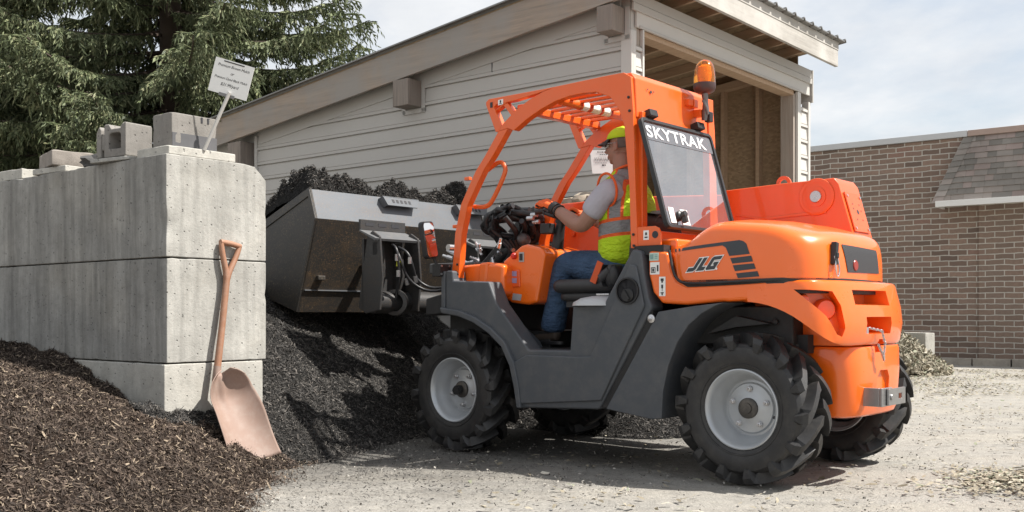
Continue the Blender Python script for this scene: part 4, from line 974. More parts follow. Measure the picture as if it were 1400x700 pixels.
# roof grille
m=MB()
for x in (1.70,1.62): pass
m.box((1.60,-.21,2.215),(1.66,.625,2.265)); m.box((.80,-.21,2.245),(.86,.625,2.285))
rg=m.obj('roof_crossbar',ORANGE_STEEL,T,bevel=.006)
m=MB(); m.tube([(1.30,-.21,2.245),(1.30,.625,2.245)],.030,14); wb=m.obj('roof_crossbar',ORANGE_STEEL,T,smooth=50)
m=MB()
for y0,y1 in ((.12,.20),(.23,.32),(.36,.42)): m.lathe([(.0306,0),(.0306,y1-y0)],(1.30,y0,2.245),(0,1,0),14,cap=False)
m.obj('warning_sticker',WHITE,wb)
m=MB()
for y0 in (.10,.21,.33,.43): m.lathe([(.0308,0),(.0308,.018)],(1.30,y0,2.245),(0,1,0),14,cap=False)
m.obj('warning_stripe',REDP,wb)
for y in (-.11,.0,.11,.22,.33,.44,.55):
    m=MB(); m.box((.86,y-.016,2.252),(1.60,y+.016,2.270)); m.obj('roof_bar',ORANGE_STEEL,T,bevel=.003)
# decals on the frame
m=MB(); m.prism([(1.775,2.268),(1.733,2.271),(1.733,2.305),(1.775,2.303)],.6785,.6812); d=m.obj('decal',WHITE,fL); marks(d,1.754,2.287,[(0,.004,.012,.016),(0,-.01,.02,.005)],y=.6815)
m=MB(); m.prism([(1.845,2.262),(1.825,2.262),(1.825,2.297),(1.845,2.297)],.679,.6812); m.obj('lift_hole',INK,fL)
# rear header and rear posts
m=MB(); m.prism([(.712,2.062),(.745,2.062),(.79,2.27),(.80,2.331),(.755,2.331),(.725,2.295)],-.16,.655); hd=m.obj('rear_header',ORANGE_STEEL,T,bevel=.008)
m=MB(); m.box((.69,.575,1.296),(.735,.63,2.10)); m.obj('rear_post',ORANGE_STEEL,T,bevel=.006)
m=MB(); m.prism([(.69,1.33),(.74,1.33),(.76,2.30),(.71,2.30)],-.225,-.16); m.obj('rear_post',ORANGE_STEEL,T,bevel=.006)
m=MB(); m.box((.62,-.17,1.33),(.70,.60,1.40)); m.obj('rear_crossmember',ORANGE_STEEL,T,bevel=.006)
m=MB()
for y,z in ((.50,2.235),(.47,2.24),(.535,2.245)): m.lathe([(.010 if y==.50 else .005,0),(.010 if y==.50 else .005,.002)],(.7165,y,z),(-1,0,.1),10)
m.obj('header_hole',INK,hd)
m=MB(); m.prism([(.535,1.305),(.70,1.305),(.70,1.418),(.575,1.418),(.548,1.405),(.535,1.375)],.66,.676); fp=m.obj('post_foot',ORANGE_STEEL,T,bevel=.005)
m=MB(); m.lathe([(.021,0),(.021,.001)],(.572,.6765,1.368),(0,1,0),16); m.obj('foot_hole',INK,fp)
m=MB(); m.box((.615,.676,1.34),(.652,.6775,1.395)); d=m.obj('decal',WHITE,fp); marks(d,.633,1.367,[(0,.008,.012,.016),(0,-.012,.020,.008)],y=.678)
m=MB(); m.box((.50,.40,1.25),(.70,.70,1.305)); m.obj('foot_block',CHASSIS,T)
m=MB(); m.box((.46,-.2,1.25),(.66,.62,1.345)); m.obj('hood_shelf',ORANGE,T,bevel=.02,seg=3)
# window: swings out at the bottom
W0=Vector((.698,.675,2.055)); W1=Vector((.698,-.135,2.055)); Wd=Vector((-.190,0,-.655)); Wr=(W1-W0).normalized(); Wu=(-Wd).normalized(); Wn=Wr.cross(Wu)
if Wn.x>0: Wn=-Wn
wP=lambda u,v,w:W0+Wr*u+Wu*v+Wn*w
ww,wh=.81,.682
def rr_(x0,y0,x1,y1,r):
    q=[]
    for cx_,cy_,a0 in ((x1-r,y1-r,0),(x0+r,y1-r,90),(x0+r,y0+r,180),(x1-r,y0+r,270)):
        q+=[(cx_+r*math.cos(R(a0+i*22.5)),cy_+r*math.sin(R(a0+i*22.5))) for i in range(5)]
    return q
def fstrip(m,o,i,a,b,f):
    n=len(o); fs=[]
    A=[[m.bm.verts.new(f(*p,w)) for p in q] for q in (o,i) for w in (a,b)]
    for k in range(n):
        j=(k+1)%n
        for q in ((A[0][k],A[0][j],A[2][j],A[2][k]),(A[1][k],A[3][k],A[3][j],A[1][j]),(A[0][k],A[1][k],A[1][j],A[0][j]),(A[2][k],A[2][j],A[3][j],A[3][k])): fs.append(m.bm.faces.new(q))
    bmesh.ops.recalc_face_normals(m.bm,faces=fs)
m=MB(); fstrip(m,rr_(0,-wh,ww,0,.035),rr_(.022,-wh+.022,ww-.022,-.022,.022),-.004,.026,wP); win=m.obj('rear_window',BLACK,T,bevel=.004)
m=MB(); m.bm.faces.new([m.bm.verts.new(wP(u,v,.012)) for u,v in rr_(.012,-wh+.012,ww-.012,-.012,.02)]); m.obj('window_glass',GLASS,win)
m=MB(); m.prism([(.024,-.135),(ww-.024,-.135),(ww-.024,-.028),(.024,-.028)],.0145,.0152,f=wP); m.obj('window_band',BAND,win)
text('window_lettering','SKYTRAK',.104,wP(.035,-.118,.0),Wr,Wu,paint('frosted_letter',(.62,.64,.66),.5),win,bold=.0022,sx=1.42,lift=.0175,space=1.10)
for u in (.12,.66):
    m=MB(); m.box((-.04,-.022,-.03),(.045,.022,.03)); 
    o=m.obj('window_hinge',BLACK,win,bevel=.005); o.matrix_local=Matrix.Translation(wP(u,.03,.02)) @ Matrix((Wr,Wu,Wn)).transposed().to_4x4()
    m=MB(); m.tube([wP(u+.015,.02,.04),wP(u+.03,-.03,.05),wP(u+.045,-.07,.03)],.016,8); m.obj('hinge_arm',BLACK,o,smooth=50,M=o.matrix_local.inverted())
m=MB(); m.box((-.055,-.05,0),(.0,.045,.002)); m.box((.07,-.055,0),(.15,.04,.002)); d=m.obj('decal',WHITE,win); d.matrix_local=Matrix.Translation(wP(.12,-wh+.085,.0142)) @ Matrix((Wr,Wu,Wn)).transposed().to_4x4()
m=MB(); m.lathe([(.030,0),(.030,.02),(.020,.026),(.020,.05),(.004,.052)],(0,0,0),(0,0,1),16); m.box((-.012,-.05,.02),(.012,.01,.05)); o=m.obj('window_handle',BLACK,win,smooth=40); o.matrix_local=Matrix.Translation(wP(.165,-wh+.08,.013)) @ Matrix((Wr,Wu,Wn)).transposed().to_4x4()
# beacon
bc=Vector((.635,.015,2.305))
m=MB(); m.lathe([(.040,-.012),(.060,.0),(.069,.022),(.069,.050),(.060,.052)],bc,(0,0,1),28); bb=m.obj('beacon_base',paint('beacon_base',(.055,.03,.028),.4,var=.1),T,smooth=40)
m=MB(); m.lathe([(.0672,.05),(.0665,.09),(.061,.14),(.050,.172),(.032,.192),(.012,.198),(.001,.199)],bc,(0,0,1),28,cap=False); m.obj('beacon_lens',AMBER,bb,smooth=60)
m=MB(); m.lathe([(.03,.055),(.035,.10),(.03,.15),(.01,.165)],bc,(0,0,1),14); m.obj('beacon_reflector',paint('amber_reflector',(.9,.45,.05),.25,metal=.3),bb,smooth=40)
m=MB(); m.tube([bc+Vector((0,0,-.01)),bc+Vector((0,-.01,-.06)),bc+Vector((.01,-.03,-.10)),bc+Vector((.02,-.045,-.17))],[.022,.017,.022,.026],10); m.tube([bc+Vector((.0,.02,-.055)),bc+Vector((-.012,.0,-.10)),bc+Vector((-.012,-.02,-.14))],.010,8); m.obj('beacon_stem',paint('stem_metal',(.16,.16,.165),.35,metal=.6,var=.3,scale=20),bb,smooth=50)
m=MB(); m.box(bc+Vector((-.02,-.075,-.185)),bc+Vector((.02,-.03,-.12))); m.obj('beacon_clamp',BLACK,bb,bevel=.006)
m=MB(); m.box((.665,-.03,2.155),(.735,.015,2.20)); m.box((.69,.06,2.215),(.727,.11,2.255)); m.box((.69,.0,2.21),(.727,.045,2.262)); m.obj('beacon_bracket',ORANGE_STEEL,T,bevel=.003)

# --- interior: floor, seat box, seat
m=MB(); m.box((1.13,-.2,.64),(1.85,.60,.69)); m.box((1.05,-.20,.69),(1.92,-.17,1.22)); m.box((1.88,-.17,.69),(1.93,.58,1.02)); m.box((1.10,-.2,.36),(1.56,.60,.64)); m.obj('cab_floor',CHASSIS,T)
m=MB(); m.box((.62,-.2,.66),(1.12,.60,.96)); m.box((.62,-.25,.9),(.70,.60,1.33)); m.obj('seat_box',CHASSIS,T,bevel=.01)
m=MB(); m.lathe([(.17,0),(.165,.02),(.12,.045),(.05,.058),(.001,.06)],(1.0,.62,.962),(0,0,1),30); m.obj('side_dome',paint('light_gray_cover',(.45,.46,.47),.4,var=.05),T,smooth=60)
m=MB()
def cushion(m,lo,hi,r,rot=None,piv=None):
    x0,y0,z0=lo;x1,y1,z1=hi; rs=[]
    for k in range(9):
        a=-math.pi/2+k/8*math.pi; s=r*(1-math.cos(a)); z=(z0+z1)/2+(z1-z0)/2*math.sin(a)
        rs.append([Vector((p,q,z)) for p,q in rr_(x0+s*.9,y0+s*.9,x1-s*.9,y1-s*.9,max(.03,.07-s*.4))])
    if rot is not None:
        c=Vector(piv); rs=[[c+rot@(p-c) for p in r_] for r_ in rs]
    m.rings(rs)
cushion(m,(.98,.02,1.045),(1.50,.50,1.135),.045); seat=m.obj('seat',VINYL,T,smooth=60)
m=MB(); cushion(m,(.95,.05,.995),(1.46,.47,1.05),.02); m.box((.98,.08,.955),(1.40,.44,1.0)); m.obj('seat_base',VINYL,seat,smooth=50)
m=MB(); m.box((1.03,.475,1.025),(1.13,.49,1.04)); m.obj('seat_lever',STEEL,seat,bevel=.004)
m=MB(); cushion(m,(.84,-.03,1.10),(.96,.46,1.54),.06,Matrix.Rotation(R(-8),3,'Y'),(.92,.26,1.12)); m.obj('backrest',VINYL,T,smooth=60)
m=MB(); m.rings([[Vector((.86+.03*math.cos(a)*0+dx,.17+.20*k*math.cos(a),1.35+.215*k*math.sin(a))) for a in [i*6.283/28 for i in range(28)]] for dx,k in ((-.03,.80),(-.05,.93),(-.03,1.0),(.03,1.0),(.05,.9))]); m.obj('backrest_shell',paint('seat_shell_gray',(.12,.12,.125),.45,var=.1),T,smooth=60)
m=MB(); cushion(m,(.93,.46,1.08),(1.06,.545,1.215),.03); m.tube([(1.0,.52,1.18),(1.06,.53,1.13)],.03,10); m.obj('armrest',VINYL,seat,smooth=60)
m=MB(); m.box((1.085,.505,1.10),(1.13,.515,1.24),Matrix.Rotation(R(-25),3,'Y')); m.obj('seat_belt',paint('belt_orange',(.62,.10,.03),.8,var=.1),seat)
# dash: cowl and control tower
m=MB(); m.prism([(2.188,1.243),(2.02,1.249),(1.86,1.247),(1.80,1.235),(1.80,1.05),(1.87,1.0),(2.12,1.0),(2.188,1.06)],.0,.60); cowl=m.obj('front_cowl',ORANGE,T,bevel=.025,seg=3)
m=MB(); m.prism([(2.03,1.03),(2.01,1.255),(1.93,1.258),(1.955,1.03)],-.01,.612); m.obj('cowl_rib',ORANGE,cowl,bevel=.02,seg=3)
m=MB(); m.prism([(1.90,1.265),(1.735,1.365),(1.69,1.372),(1.56,1.340),(1.53,1.30),(1.60,.985),(1.68,.972),(1.83,.985),(1.885,1.04)],.02,.50); dash=m.obj('control_tower',ORANGE,T,bevel=.022,seg=3)
m=MB(); m.prism([(1.865,1.09),(1.735,1.09),(1.74,1.205),(1.86,1.205)],.498,.512); m.obj('tower_pocket',ORANGE_RED,dash,bevel=.01)
m=MB(); 
for z0 in (1.12,1.165): m.prism([(1.85,z0),(1.76,z0-.004),(1.76,z0+.03),(1.85,z0+.033)],.5125,.514)
d=m.obj('decal',paint('decal_violet',(.30,.26,.42),.5),dash)
m=MB(); m.prism([(1.81,1.005),(1.735,1.0),(1.725,1.04),(1.80,1.05)],.5015,.503); m.obj('decal',paint('gray_decal',(.35,.35,.36),.5),dash)
m=MB(); m.lathe([(.022,0),(.022,.012),(.016,.022),(.003,.026)],(1.79,.50,1.297),(0,1,0),16); m.obj('stop_button',REDP,dash,smooth=40)
m=MB(); m.box((1.705,.50,1.255),(1.748,.506,1.32)); sw=m.obj('switch',paint('switch_bezel',(.4,.4,.4),.4),dash,bevel=.002)
m=MB(); m.box((1.714,.506,1.265),(1.739,.512,1.31)); m.obj('rocker',BLACK,sw,bevel=.002)
m=MB(); m.tube([(1.62,.26,1.33),(1.60,.26,1.46),(1.585,.26,1.52)],[.042,.036,.03],12); m.lathe([(.05,0),(.05,.016),(.035,.02)],(1.625,.26,1.338),(-.1,0,1),16); m.obj('steering_column',BLACK,T,smooth=40)
stc=Vector((1.58,.26,1.565)); sn=Vector((-.30,0,.95)).normalized(); su=sn.orthogonal().normalized(); sv=sn.cross(su)
m=MB(); pts=[stc+(su*math.cos(a)+sv*math.sin(a))*.12 for a in [i*6.2832/36 for i in range(37)]]; m.tube(pts,.014,8,False); m.tube([stc-sn*.05,stc],.035,12)
for a in (0.3,2.4,4.5): m.tube([stc-sn*.02,stc+(su*math.cos(a)+sv*math.sin(a))*.135],.012,6)
m.obj('steering_wheel',BLACK,T,smooth=60)
m=MB(); m.box((1.60,.30,1.445),(1.68,.37,1.515)); m.obj('display_box',BLACK,T,bevel=.008)

# --- boom, its tower and front gear
m=MB(); m.prism([(.70,1.725),(.30,1.738),(.05,1.741),(-.045,1.745),(-.075,1.705),(-.165,1.39),(-.19,1.15),(-.1,1.05),(.7,1.05)],-.66,-.36); bt=m.obj('boom_tower',ORANGE_RED,T,bevel=.008)
m=MB(); m.lathe([(.115,0),(.115,.008),(.110,.01),(.09,.01)],(.065,-.36,1.635),(0,1,0),40,cap=False); m.prism([(.065+.115*math.cos(a),1.635+.115*math.sin(a)) for a in [i*6.283/40 for i in range(40)]],-.361,-.352); ring=m.obj('pivot_boss',ORANGE_RED,bt,bevel=.003)
m=MB(); m.lathe([(.062,0),(.062,.006),(.050,.006)],(.065,-.352,1.635),(0,1,0),36); m.obj('pivot_ring',ORANGE_RED,ring,smooth=40)
m=MB(); m.lathe([(.036,0),(.036,.010),(.033,.013),(.001,.013)],(.065,-.3465,1.635),(0,1,0),26); m.obj('pivot_pin',STEEL,ring,smooth=40)
d_=Vector((-.09,0,-.315)).normalized(); rn=Vector((-.315,0,.09)).normalized(); 
rP=lambda u,v,w:Vector((-.078,-.51,1.70))+Vector((0,-1,0))*u+(-d_)*v+rn*w
m=MB(); m.prism([(-.12,-.30),(.11,-.30),(.11,-.045),(-.12,-.045)],.001,.010,f=rP); pl_=m.obj('tower_plate',ORANGE_RED,bt,bevel=.002)
m=MB()
for u,v,r in ((-.10,-.07,.009),(.09,-.07,.009),(-.10,-.28,.009),(.09,-.28,.009)): m.lathe([(r,0),(r,.006)],rP(u,v,.010),rn,8)
m.obj('plate_bolt',STEEL,pl_)
m=MB()
for u,v,r in ((0,-.17,.016),(-.05,-.12,.006),(.05,-.12,.006),(-.055,-.15,.006),(.055,-.16,.006),(-.04,-.22,.006),(.045,-.22,.006)): m.lathe([(r,0),(r,.0008)],rP(u,v,.0103),rn,10)
m.obj('plate_hole',INK,pl_)
m=MB(); m.strip([(.30+.05*math.cos(a),1.738+.05*math.sin(a)) for a in [i*math.pi/10 for i in range(11)]],[(.30+.028*math.cos(a),1.738+.028*math.sin(a)) for a in [i*math.pi/10 for i in range(11)]],-.40,-.385); m.obj('lifting_eye',ORANGE_RED,bt)
m=MB(); m.prism([(.68,1.42),(.68,1.70),(1.5,1.745),(2.20,1.735),(2.28,1.68),(2.28,1.47),(2.10,1.44),(1.6,1.36)],-.64,-.38); bo=m.obj('boom',ORANGE_RED,T,bevel=.012)
m=MB(); m.prism([(.0,1.55),(.62,1.52),(.62,1.505),(.0,1.53)],-.3595,-.352); m.prism([(.20,1.49),(.62,1.56),(.62,1.55),(.20,1.475)],-.3595,-.354); m.obj('tower_rib',ORANGE_RED,bt,bevel=.003)
m=MB(); m.box((1.70,-.40,1.30),(2.10,-.36,1.62)); m.lathe([(.02,0),(.02,.02)],(1.95,-.36,1.50),(0,1,0),6); m.tube([(1.86,-.36,1.56),(1.86,-.30,1.56),(1.86,-.30,1.66)],.018,8); m.obj('boom_side_plate',ORANGE_RED,bo,bevel=.004)
m=MB(); m.prism([(2.20,1.72),(2.30,1.68),(2.75,1.30),(3.08,1.12),(3.12,.98),(3.02,.93),(2.62,1.02),(2.20,1.44)],-.52,-.20); bn=m.obj('boom_nose',COUPLER,T,bevel=.012)
m=MB(); m.tube([(2.3,-.10,1.42),(2.85,-.10,1.08)],.038,14); m.tube([(2.85,-.10,1.08),(3.05,-.10,.985)],.024,12); m.tube([(2.62,-.18,1.04),(2.62,.02,1.04)],.035,14); m.obj('tilt_cylinder',CHASSIS,bn,smooth=50)
m=MB(); m.lathe([(.028,0),(.028,.03),(.02,.036)],(2.62,.02,1.04),(0,1,0),12); m.tube([(2.29,.55,1.37),(2.29,.62,1.37)],.022,12); m.obj('pivot_pin',STEEL,bn,smooth=50)
# hose bundle and bright fittings in front of the dash
m=MB()
rs_=random.Random(4)
for k in range(13):
    c=Vector((2.32+.05*rs_.uniform(-1,1),-.06+.07*rs_.uniform(-1,1),1.55+.03*rs_.uniform(-1,1))); a0=rs_.uniform(0,6); rx=rs_.uniform(.10,.21); rz=rs_.uniform(.05,.12); tl=rs_.uniform(-.5,.5)
    pts=[c+Vector((rx*math.cos(a)+tl*rz*math.sin(a),.14*math.sin(a+tl*2),rz*math.sin(a)-.2*rx*math.cos(a)+.012*math.sin(3*a+k))) for a in [a0+i*rs_.uniform(3.6,5.6)/18 for i in range(19)]]
    m.tube(pts,rs_.choice((.016,.021,.026)),8)
for k in range(5):
    m.tube([(2.36-.03*k,-.02*k,1.46),(2.28,-.02*k-.05,1.38),(2.38-.04*k,-.06,1.28),(2.5,-.1-.02*k,1.22)],.016,8,smooth=2)
m.tube([(2.03,.0,1.64),(1.95,-.06,1.655),(1.82,-.15,1.62)],.02,8,smooth=1); m.tube([(2.36,-.05,1.66),(2.28,-.08,1.675),(2.16,-.1,1.67)],.026,10)
m.obj('hose_bundle',HOSE,T,smooth=60)
for k in range(16):
    p=Vector((rs_.uniform(2.20,2.62),rs_.uniform(-.10,.30),rs_.uniform(1.27,1.40))); d=Vector((rs_.uniform(-1,1),rs_.uniform(-.6,.6),rs_.uniform(-.7,.9))).normalized()
    m=MB(); m.tube([p,p+d*.04,p+d*.042,p+d*.075],[.016,.016,.011,.011],8); m.obj('hose_fitting',STEEL,T,smooth=40)
for p in ((2.08,-.02,1.625),(2.07,-.03,1.575),(2.10,-.0,1.60)):
    m=MB(); m.tube([p,Vector(p)+Vector((-.05,-.01,.0))],.017,10); m.obj('hose_fitting',STEEL,T,smooth=40)
m=MB(); m.box((2.2,-.2,1.20),(2.65,.45,1.275)); m.lathe([(.045,0),(.05,.05),(.04,.08),(.02,.09)],(2.20,-.10,1.45),(-.3,.9,.2),14); m.obj('valve_block',paint('cast_metal',(.10,.10,.10),.5,metal=.5,var=.3,scale=20),T,bevel=.01)
m=MB(); m.prism([(1.86,1.26),(2.05,1.26),(2.0,1.30),(1.78,1.385),(1.76,1.37)],.20,.23); m.obj('cowl_brace',CHASSIS,T,bevel=.004)
# mirror
m=MB(); M0=Matrix.Translation(Vector((2.262,.830,1.408))) @ Matrix.Rotation(R(14),4,'Z') @ Matrix.Rotation(R(7),4,'Y')@ Matrix.Rotation(R(-6),4,'X')
m.prism(rr_(-.075,-.125,.075,.125,.03),-.012,.025,f=lambda u,v,w:(w,u,v)); mi_=m.obj('mirror',BLACK,T,bevel=.006,M=M0)
m=MB(); m.prism(rr_(-.064,-.114,.064,.114,.024),-.0135,-.0125,f=lambda u,v,w:(w,u,v)); m.obj('mirror_glass',MIRROR,mi_)
m=MB(); m.tube([(2.27,.79,1.36),(2.27,.77,1.28),(2.26,.76,1.24)],.012,8); m.box((2.215,.66,1.165),(2.29,.775,1.25)); m.obj('mirror_bracket',BLACK,T,bevel=.005)
m=MB()
for y,z in ((.775,1.18),(.775,1.235),(.70,1.235),(.70,1.18)): m.tube([(2.214,y-.012,z),(2.206,y-.012,z)],.007,8)
m.obj('bracket_bolt',STEEL,T)

# --- running gear
m=MB(); m.box((-.25,-.36,.36),(.70,.36,.98)); m.box((.50,-.44,.34),(1.75,.42,.62)); m.box((1.6,-.36,.36),(2.6,.36,.80)); m.box((-.2,.30,.74),(.48,.52,.955)); m.box((-.1,-.6,.74),(.55,-.3,1.0)); m.obj('chassis',CHASSIS,T,bevel=.01)
m=MB()
for x in (0,2.135): m.tube([(x,-.5,.40),(x,.5,.40)],.075,14); m.ball((x,0,.40),.16,(1,1,1),2)
m.obj('axle',CHASSIS,T,smooth=50)
m=MB(); m.prism([(-.10,.86),(.10,.90),(.28,.80),(.10,.84)],.40,.60); m.box((-.26,.36,.70),(-.14,.47,.80)); m.lathe([(.018,0),(.018,.02),(.008,.024)],(-.10,.52,.87),(0,1,0),8); m.obj('arch_liner',CHASSIS,T)
m=MB(); m.prism([(2.16,.93),(2.55,.90),(2.55,1.02),(2.16,1.10)],-.45,.58); m.box((2.12,-.45,.72),(2.45,.44,1.0)); m.obj('front_bulkhead',CHASSIS,T,bevel=.01)
m=MB(); m.prism([(.90,.34),(1.555,.318),(1.60,.60),(1.68,.72),(1.47,.70),(.80,.70)],-.72,-.60); m.prism(REARP,-.70,-.40); m.obj('far_side_panel',GRAYPL,T)
def tyre_mesh():
    m=MB(); prof=[(.208,-.112),(.222,-.128),(.262,-.143),(.300,-.146),(.330,-.140),(.347,-.122),(.354,-.095),(.357,0),(.354,.095),(.347,.122),(.330,.140),(.300,.146),(.262,.143),(.222,.128),(.208,.112)]
    m.lathe([(r,y) for r,y in prof],(0,0,0),(0,1,0),72,cap=False)
    n=14
    def P(ph,r,y): return Vector((-r*math.sin(ph),y,r*math.cos(ph)))
    for sd in (1,-1):
        for k in range(n):
            p0=k*2*math.pi/n+(math.pi/n if sd<0 else 0)
            sec=[]
            for s in (-.06,.12,.32,.55,.78,.94,1.02,1.06,1.06):
                i=len(sec); y=sd*(.135*min(s,1.02)+.004); ph=p0+.40*max(0,s)**1.15
                rt=.411-.012*max(0,s)**3; rb=.345
                wt=.060+.014*s; wb=.086+.016*s
                if i==6: y=sd*.148; rt=.394; rb=.345
                if i==7: y=sd*.158; rt=.366; rb=.328; wt=.066
                if i==8: y=sd*.153; rt=.318; rb=.316; wt=.034
                if i<6: ring=[P(ph-wb,rb,y),P(ph-wt,rt,y),P(ph+wt,rt,y),P(ph+wb,rb,y)]
                else:
                    yi=sd*.120
                    ring=[P(ph-wb,rb,yi),P(ph-wt,rt,y),P(ph+wt,rt,y),P(ph+wb,rb,yi)]
                sec.append(ring)
            m.rings(sec)
    # moulded rings and raised sidewall marks
    for sd in (1,-1):
        m.lathe([(.238,sd*.134),(.240,sd*.140),(.246,sd*.141),(.249,sd*.137)],(0,0,0),(0,1,0),60,cap=False)
    bm=m.bm; bmesh.ops.recalc_face_normals(bm,faces=bm.faces)
    me=bpy.data.meshes.new('tyre'); bm.to_mesh(me); bm.free(); me.polygons.foreach_set('use_smooth',[True]*len(me.polygons)); me.set_sharp_from_angle(angle=R(24)); me.materials.append(RUBBER); return me
def rim_mesh():
    m=MB(); m.lathe([(.200,-.118),(.214,-.128),(.222,-.124),(.215,-.112),(.198,-.10),(.190,-.05),(.172,-.03),(.170,.03),(.186,.055),(.196,.098),(.212,.112),(.2185,.121),(.216,.130),(.210,.132),(.199,.122),(.190,.098),(.181,.060),(.163,.040),(.160,.016),(.152,.004),(.140,.006),(.132,.018),(.105,.022),(.072,.030),(.060,.036),(.0,.036)],(0,0,0),(0,1,0),64,cap=False)
    bm=m.bm; bmesh.ops.recalc_face_normals(bm,faces=bm.faces)
    me=bpy.data.meshes.new('rim'); bm.to_mesh(me); bm.free(); me.polygons.foreach_set('use_smooth',[True]*len(me.polygons)); me.set_sharp_from_angle(angle=R(40)); me.materials.append(RIM); return me
TY=tyre_mesh(); RM=rim_mesh()
m=MB(); m.lathe([(.056,.03),(.056,.050),(.050,.056),(.030,.058),(.028,.066),(.012,.068),(.001,.068)],(0,0,0),(0,1,0),28); hub=m.obj('hub',paint('hub_iron',(.07,.065,.06),.5,metal=.4,var=.3,dust=.3),None,smooth=40)
nuts=MB()
nuts.lathe([(.017,.026),(.017,.030),(.0125,.030),(.0125,.046),(.008,.048),(.007,.056),(.001,.056)],(0,0,.105),(0,1,0),6)
nutme=nuts.obj('wheel_nut',STEEL,None); nutme.data.set_sharp_from_angle(angle=R(30))
m=MB(); m.lathe([(.009,0),(.009,.003)],(-.15*math.cos(.5)-.02,.040,-.04),(0,1,0),10); vh=m.obj('valve_hole',INK,None)
first=True
for x,y,steer,sd,roll in ((0,.602,0,1,.12),(2.135,.602,-1,1,.31),(0,-.585,0,-1,.2),(2.135,-.585,-1,-1,.05)):
    wr=empty('wheel',(x,y,.403),R(steer)+(math.pi if sd<0 else 0),T)
    for nm,me,ex in [('tyre',TY,0),('rim',RM,0),('hub',hub.data,0),('valve_hole',vh.data,0)]+[('wheel_nut',nutme.data,72*k) for k in range(5)]:
        q=bpy.data.objects.new(nm,me); C.objects.link(q); q.parent=wr; q.rotation_euler=(0,roll*(1 if nm=='tyre' else 2.1 if x else 0)+R(ex),0)
        if sd<0 and nm=='tyre': q.scale=(-1,1,1)
for q in (hub,nutme,vh): bpy.data.objects.remove(q)
# front hub on the steering axle shows a dark knuckle
m=MB(); m.tube([(2.135,.60,.403),(2.135,.70,.403)],.03,10); m.tube([(2.133,.69,.400),(2.13,.712,.395)],.028,8); m.obj('axle_end',CHASSIS,T,smooth=40)

# --- bucket on its carriage
YL,YR=.78,-1.12
A_=(3.60,1.862); B_=(3.525,1.635); C_=(3.755,.925); TIP=(4.62,1.175); F_=(4.36,1.585)
def skin(m,p,q,y0,y1,t):
    d=Vector((q[0]-p[0],q[1]-p[1])).normalized(); n=Vector((-d.y,d.x))*t
    m.prism([p,q,(q[0]+n.x,q[1]+n.y),(p[0]+n.x,p[1]+n.y)],y0,y1)
m=MB(); skin(m,B_,C_,YR,YL,.014); skin(m,C_,TIP,YR,YL,.016); bk=m.obj('bucket',BUCKET_DARK,T,bevel=.002)
m=MB(); skin(m,A_,B_,YR,YL,.013); tb=m.obj('back_strip',BUCKET_STRIP,bk,bevel=.002)
m=MB(); skin(m,(3.568,1.742),(3.5645,1.739),YR+.02,YL-.02,-.0015); m.obj('weld_seam',BUCKET_DARK,bk)
for y0,y1 in ((YL-.014,YL+.002),(YR-.002,YR+.014)):
    m=MB(); m.prism([(A_[0]+.0,A_[1]+.012),B_,C_,TIP,F_],y0,y1); sp_=m.obj('side_plate',BUCKET_SIDE,bk,bevel=.002)
    m=MB(); m.strip([(A_[0]-.004,A_[1]+.014),F_,TIP],[(A_[0]+.01,A_[1]-.055),(F_[0]-.03,F_[1]-.06),(TIP[0]-.05,TIP[1]-.01)],y0-.008,y1+.008); m.obj('edge_bar',BUCKET_SIDE,sp_,bevel=.003)
m=MB(); m.strip([A_,B_,C_],[(A_[0]+.03,A_[1]+.004),(B_[0]+.035,B_[1]),(C_[0]+.02,C_[1]+.02)],YL-.01,YL+.012); m.obj('corner_bar',BUCKET_SIDE,bk,bevel=.003)
m=MB(); skin(m,(TIP[0]-.16,TIP[1]-.050),(TIP[0]+.06,TIP[1]+.016),YR,YL,-.022); m.obj('cutting_edge',STEEL,bk)
m=MB(); p=Vector(B_).lerp(Vector(C_),.76); m.box((p.x-.012,YR,p.y-.004),(p.x-.002,YL-.02,p.y+.004)); m.obj('back_rib',BUCKET_STRIP,bk)
m=MB(); p=Vector(B_).lerp(Vector(C_),.63); m.box((p.x-.035,.60,p.y-.015),(p.x+.0,.67,p.y+.02)); m.obj('stop_lug',BUCKET_SIDE,bk,bevel=.006)
# hook rails under the top edge (tapered angle with slots)
for yc in (-.10,-.95):
    dn=Vector((B_[0]-A_[0],0,B_[1]-A_[1])).normalized(); no=Vector((dn.z,0,-dn.x)).normalized()
    if no.x>0: no=-no
    o0=Vector((A_[0],yc,A_[1]))+dn*.02
    hP=lambda u,v,w:o0+Vector((0,1,0))*u+dn*v+no*w
    m=MB(); m.prism([(.20,.0),(-.20,.0),(-.165,.075),(.165,.075)],.050,.062,f=hP); 
    m.rings([[hP(.20,.0,0),hP(.20,.0,.05),hP(.165,.075,.062),hP(.165,.075,0)],[hP(.193,.0,0),hP(.193,.0,.05),hP(.158,.075,.062),hP(.158,.075,0)]])
    m.rings([[hP(.20,-.002,.0),hP(.20,-.002,.062),hP(-.20,-.002,.062),hP(-.20,-.002,.0)],[hP(.20,.008,.0),hP(.20,.008,.062),hP(-.20,.008,.062),hP(-.20,.008,.0)]])
    hk=m.obj('hook_rail',BUCKET_STRIP,bk,bevel=.002)
    m=MB()
    for k in range(5):
        u=.10-.045*k; m.prism([(u-.013,.022),(u+.013,.022),(u+.007,.050),(u-.019,.050)],.0625,.0635,f=hP)
    m.obj('rail_slot',INK,hk)
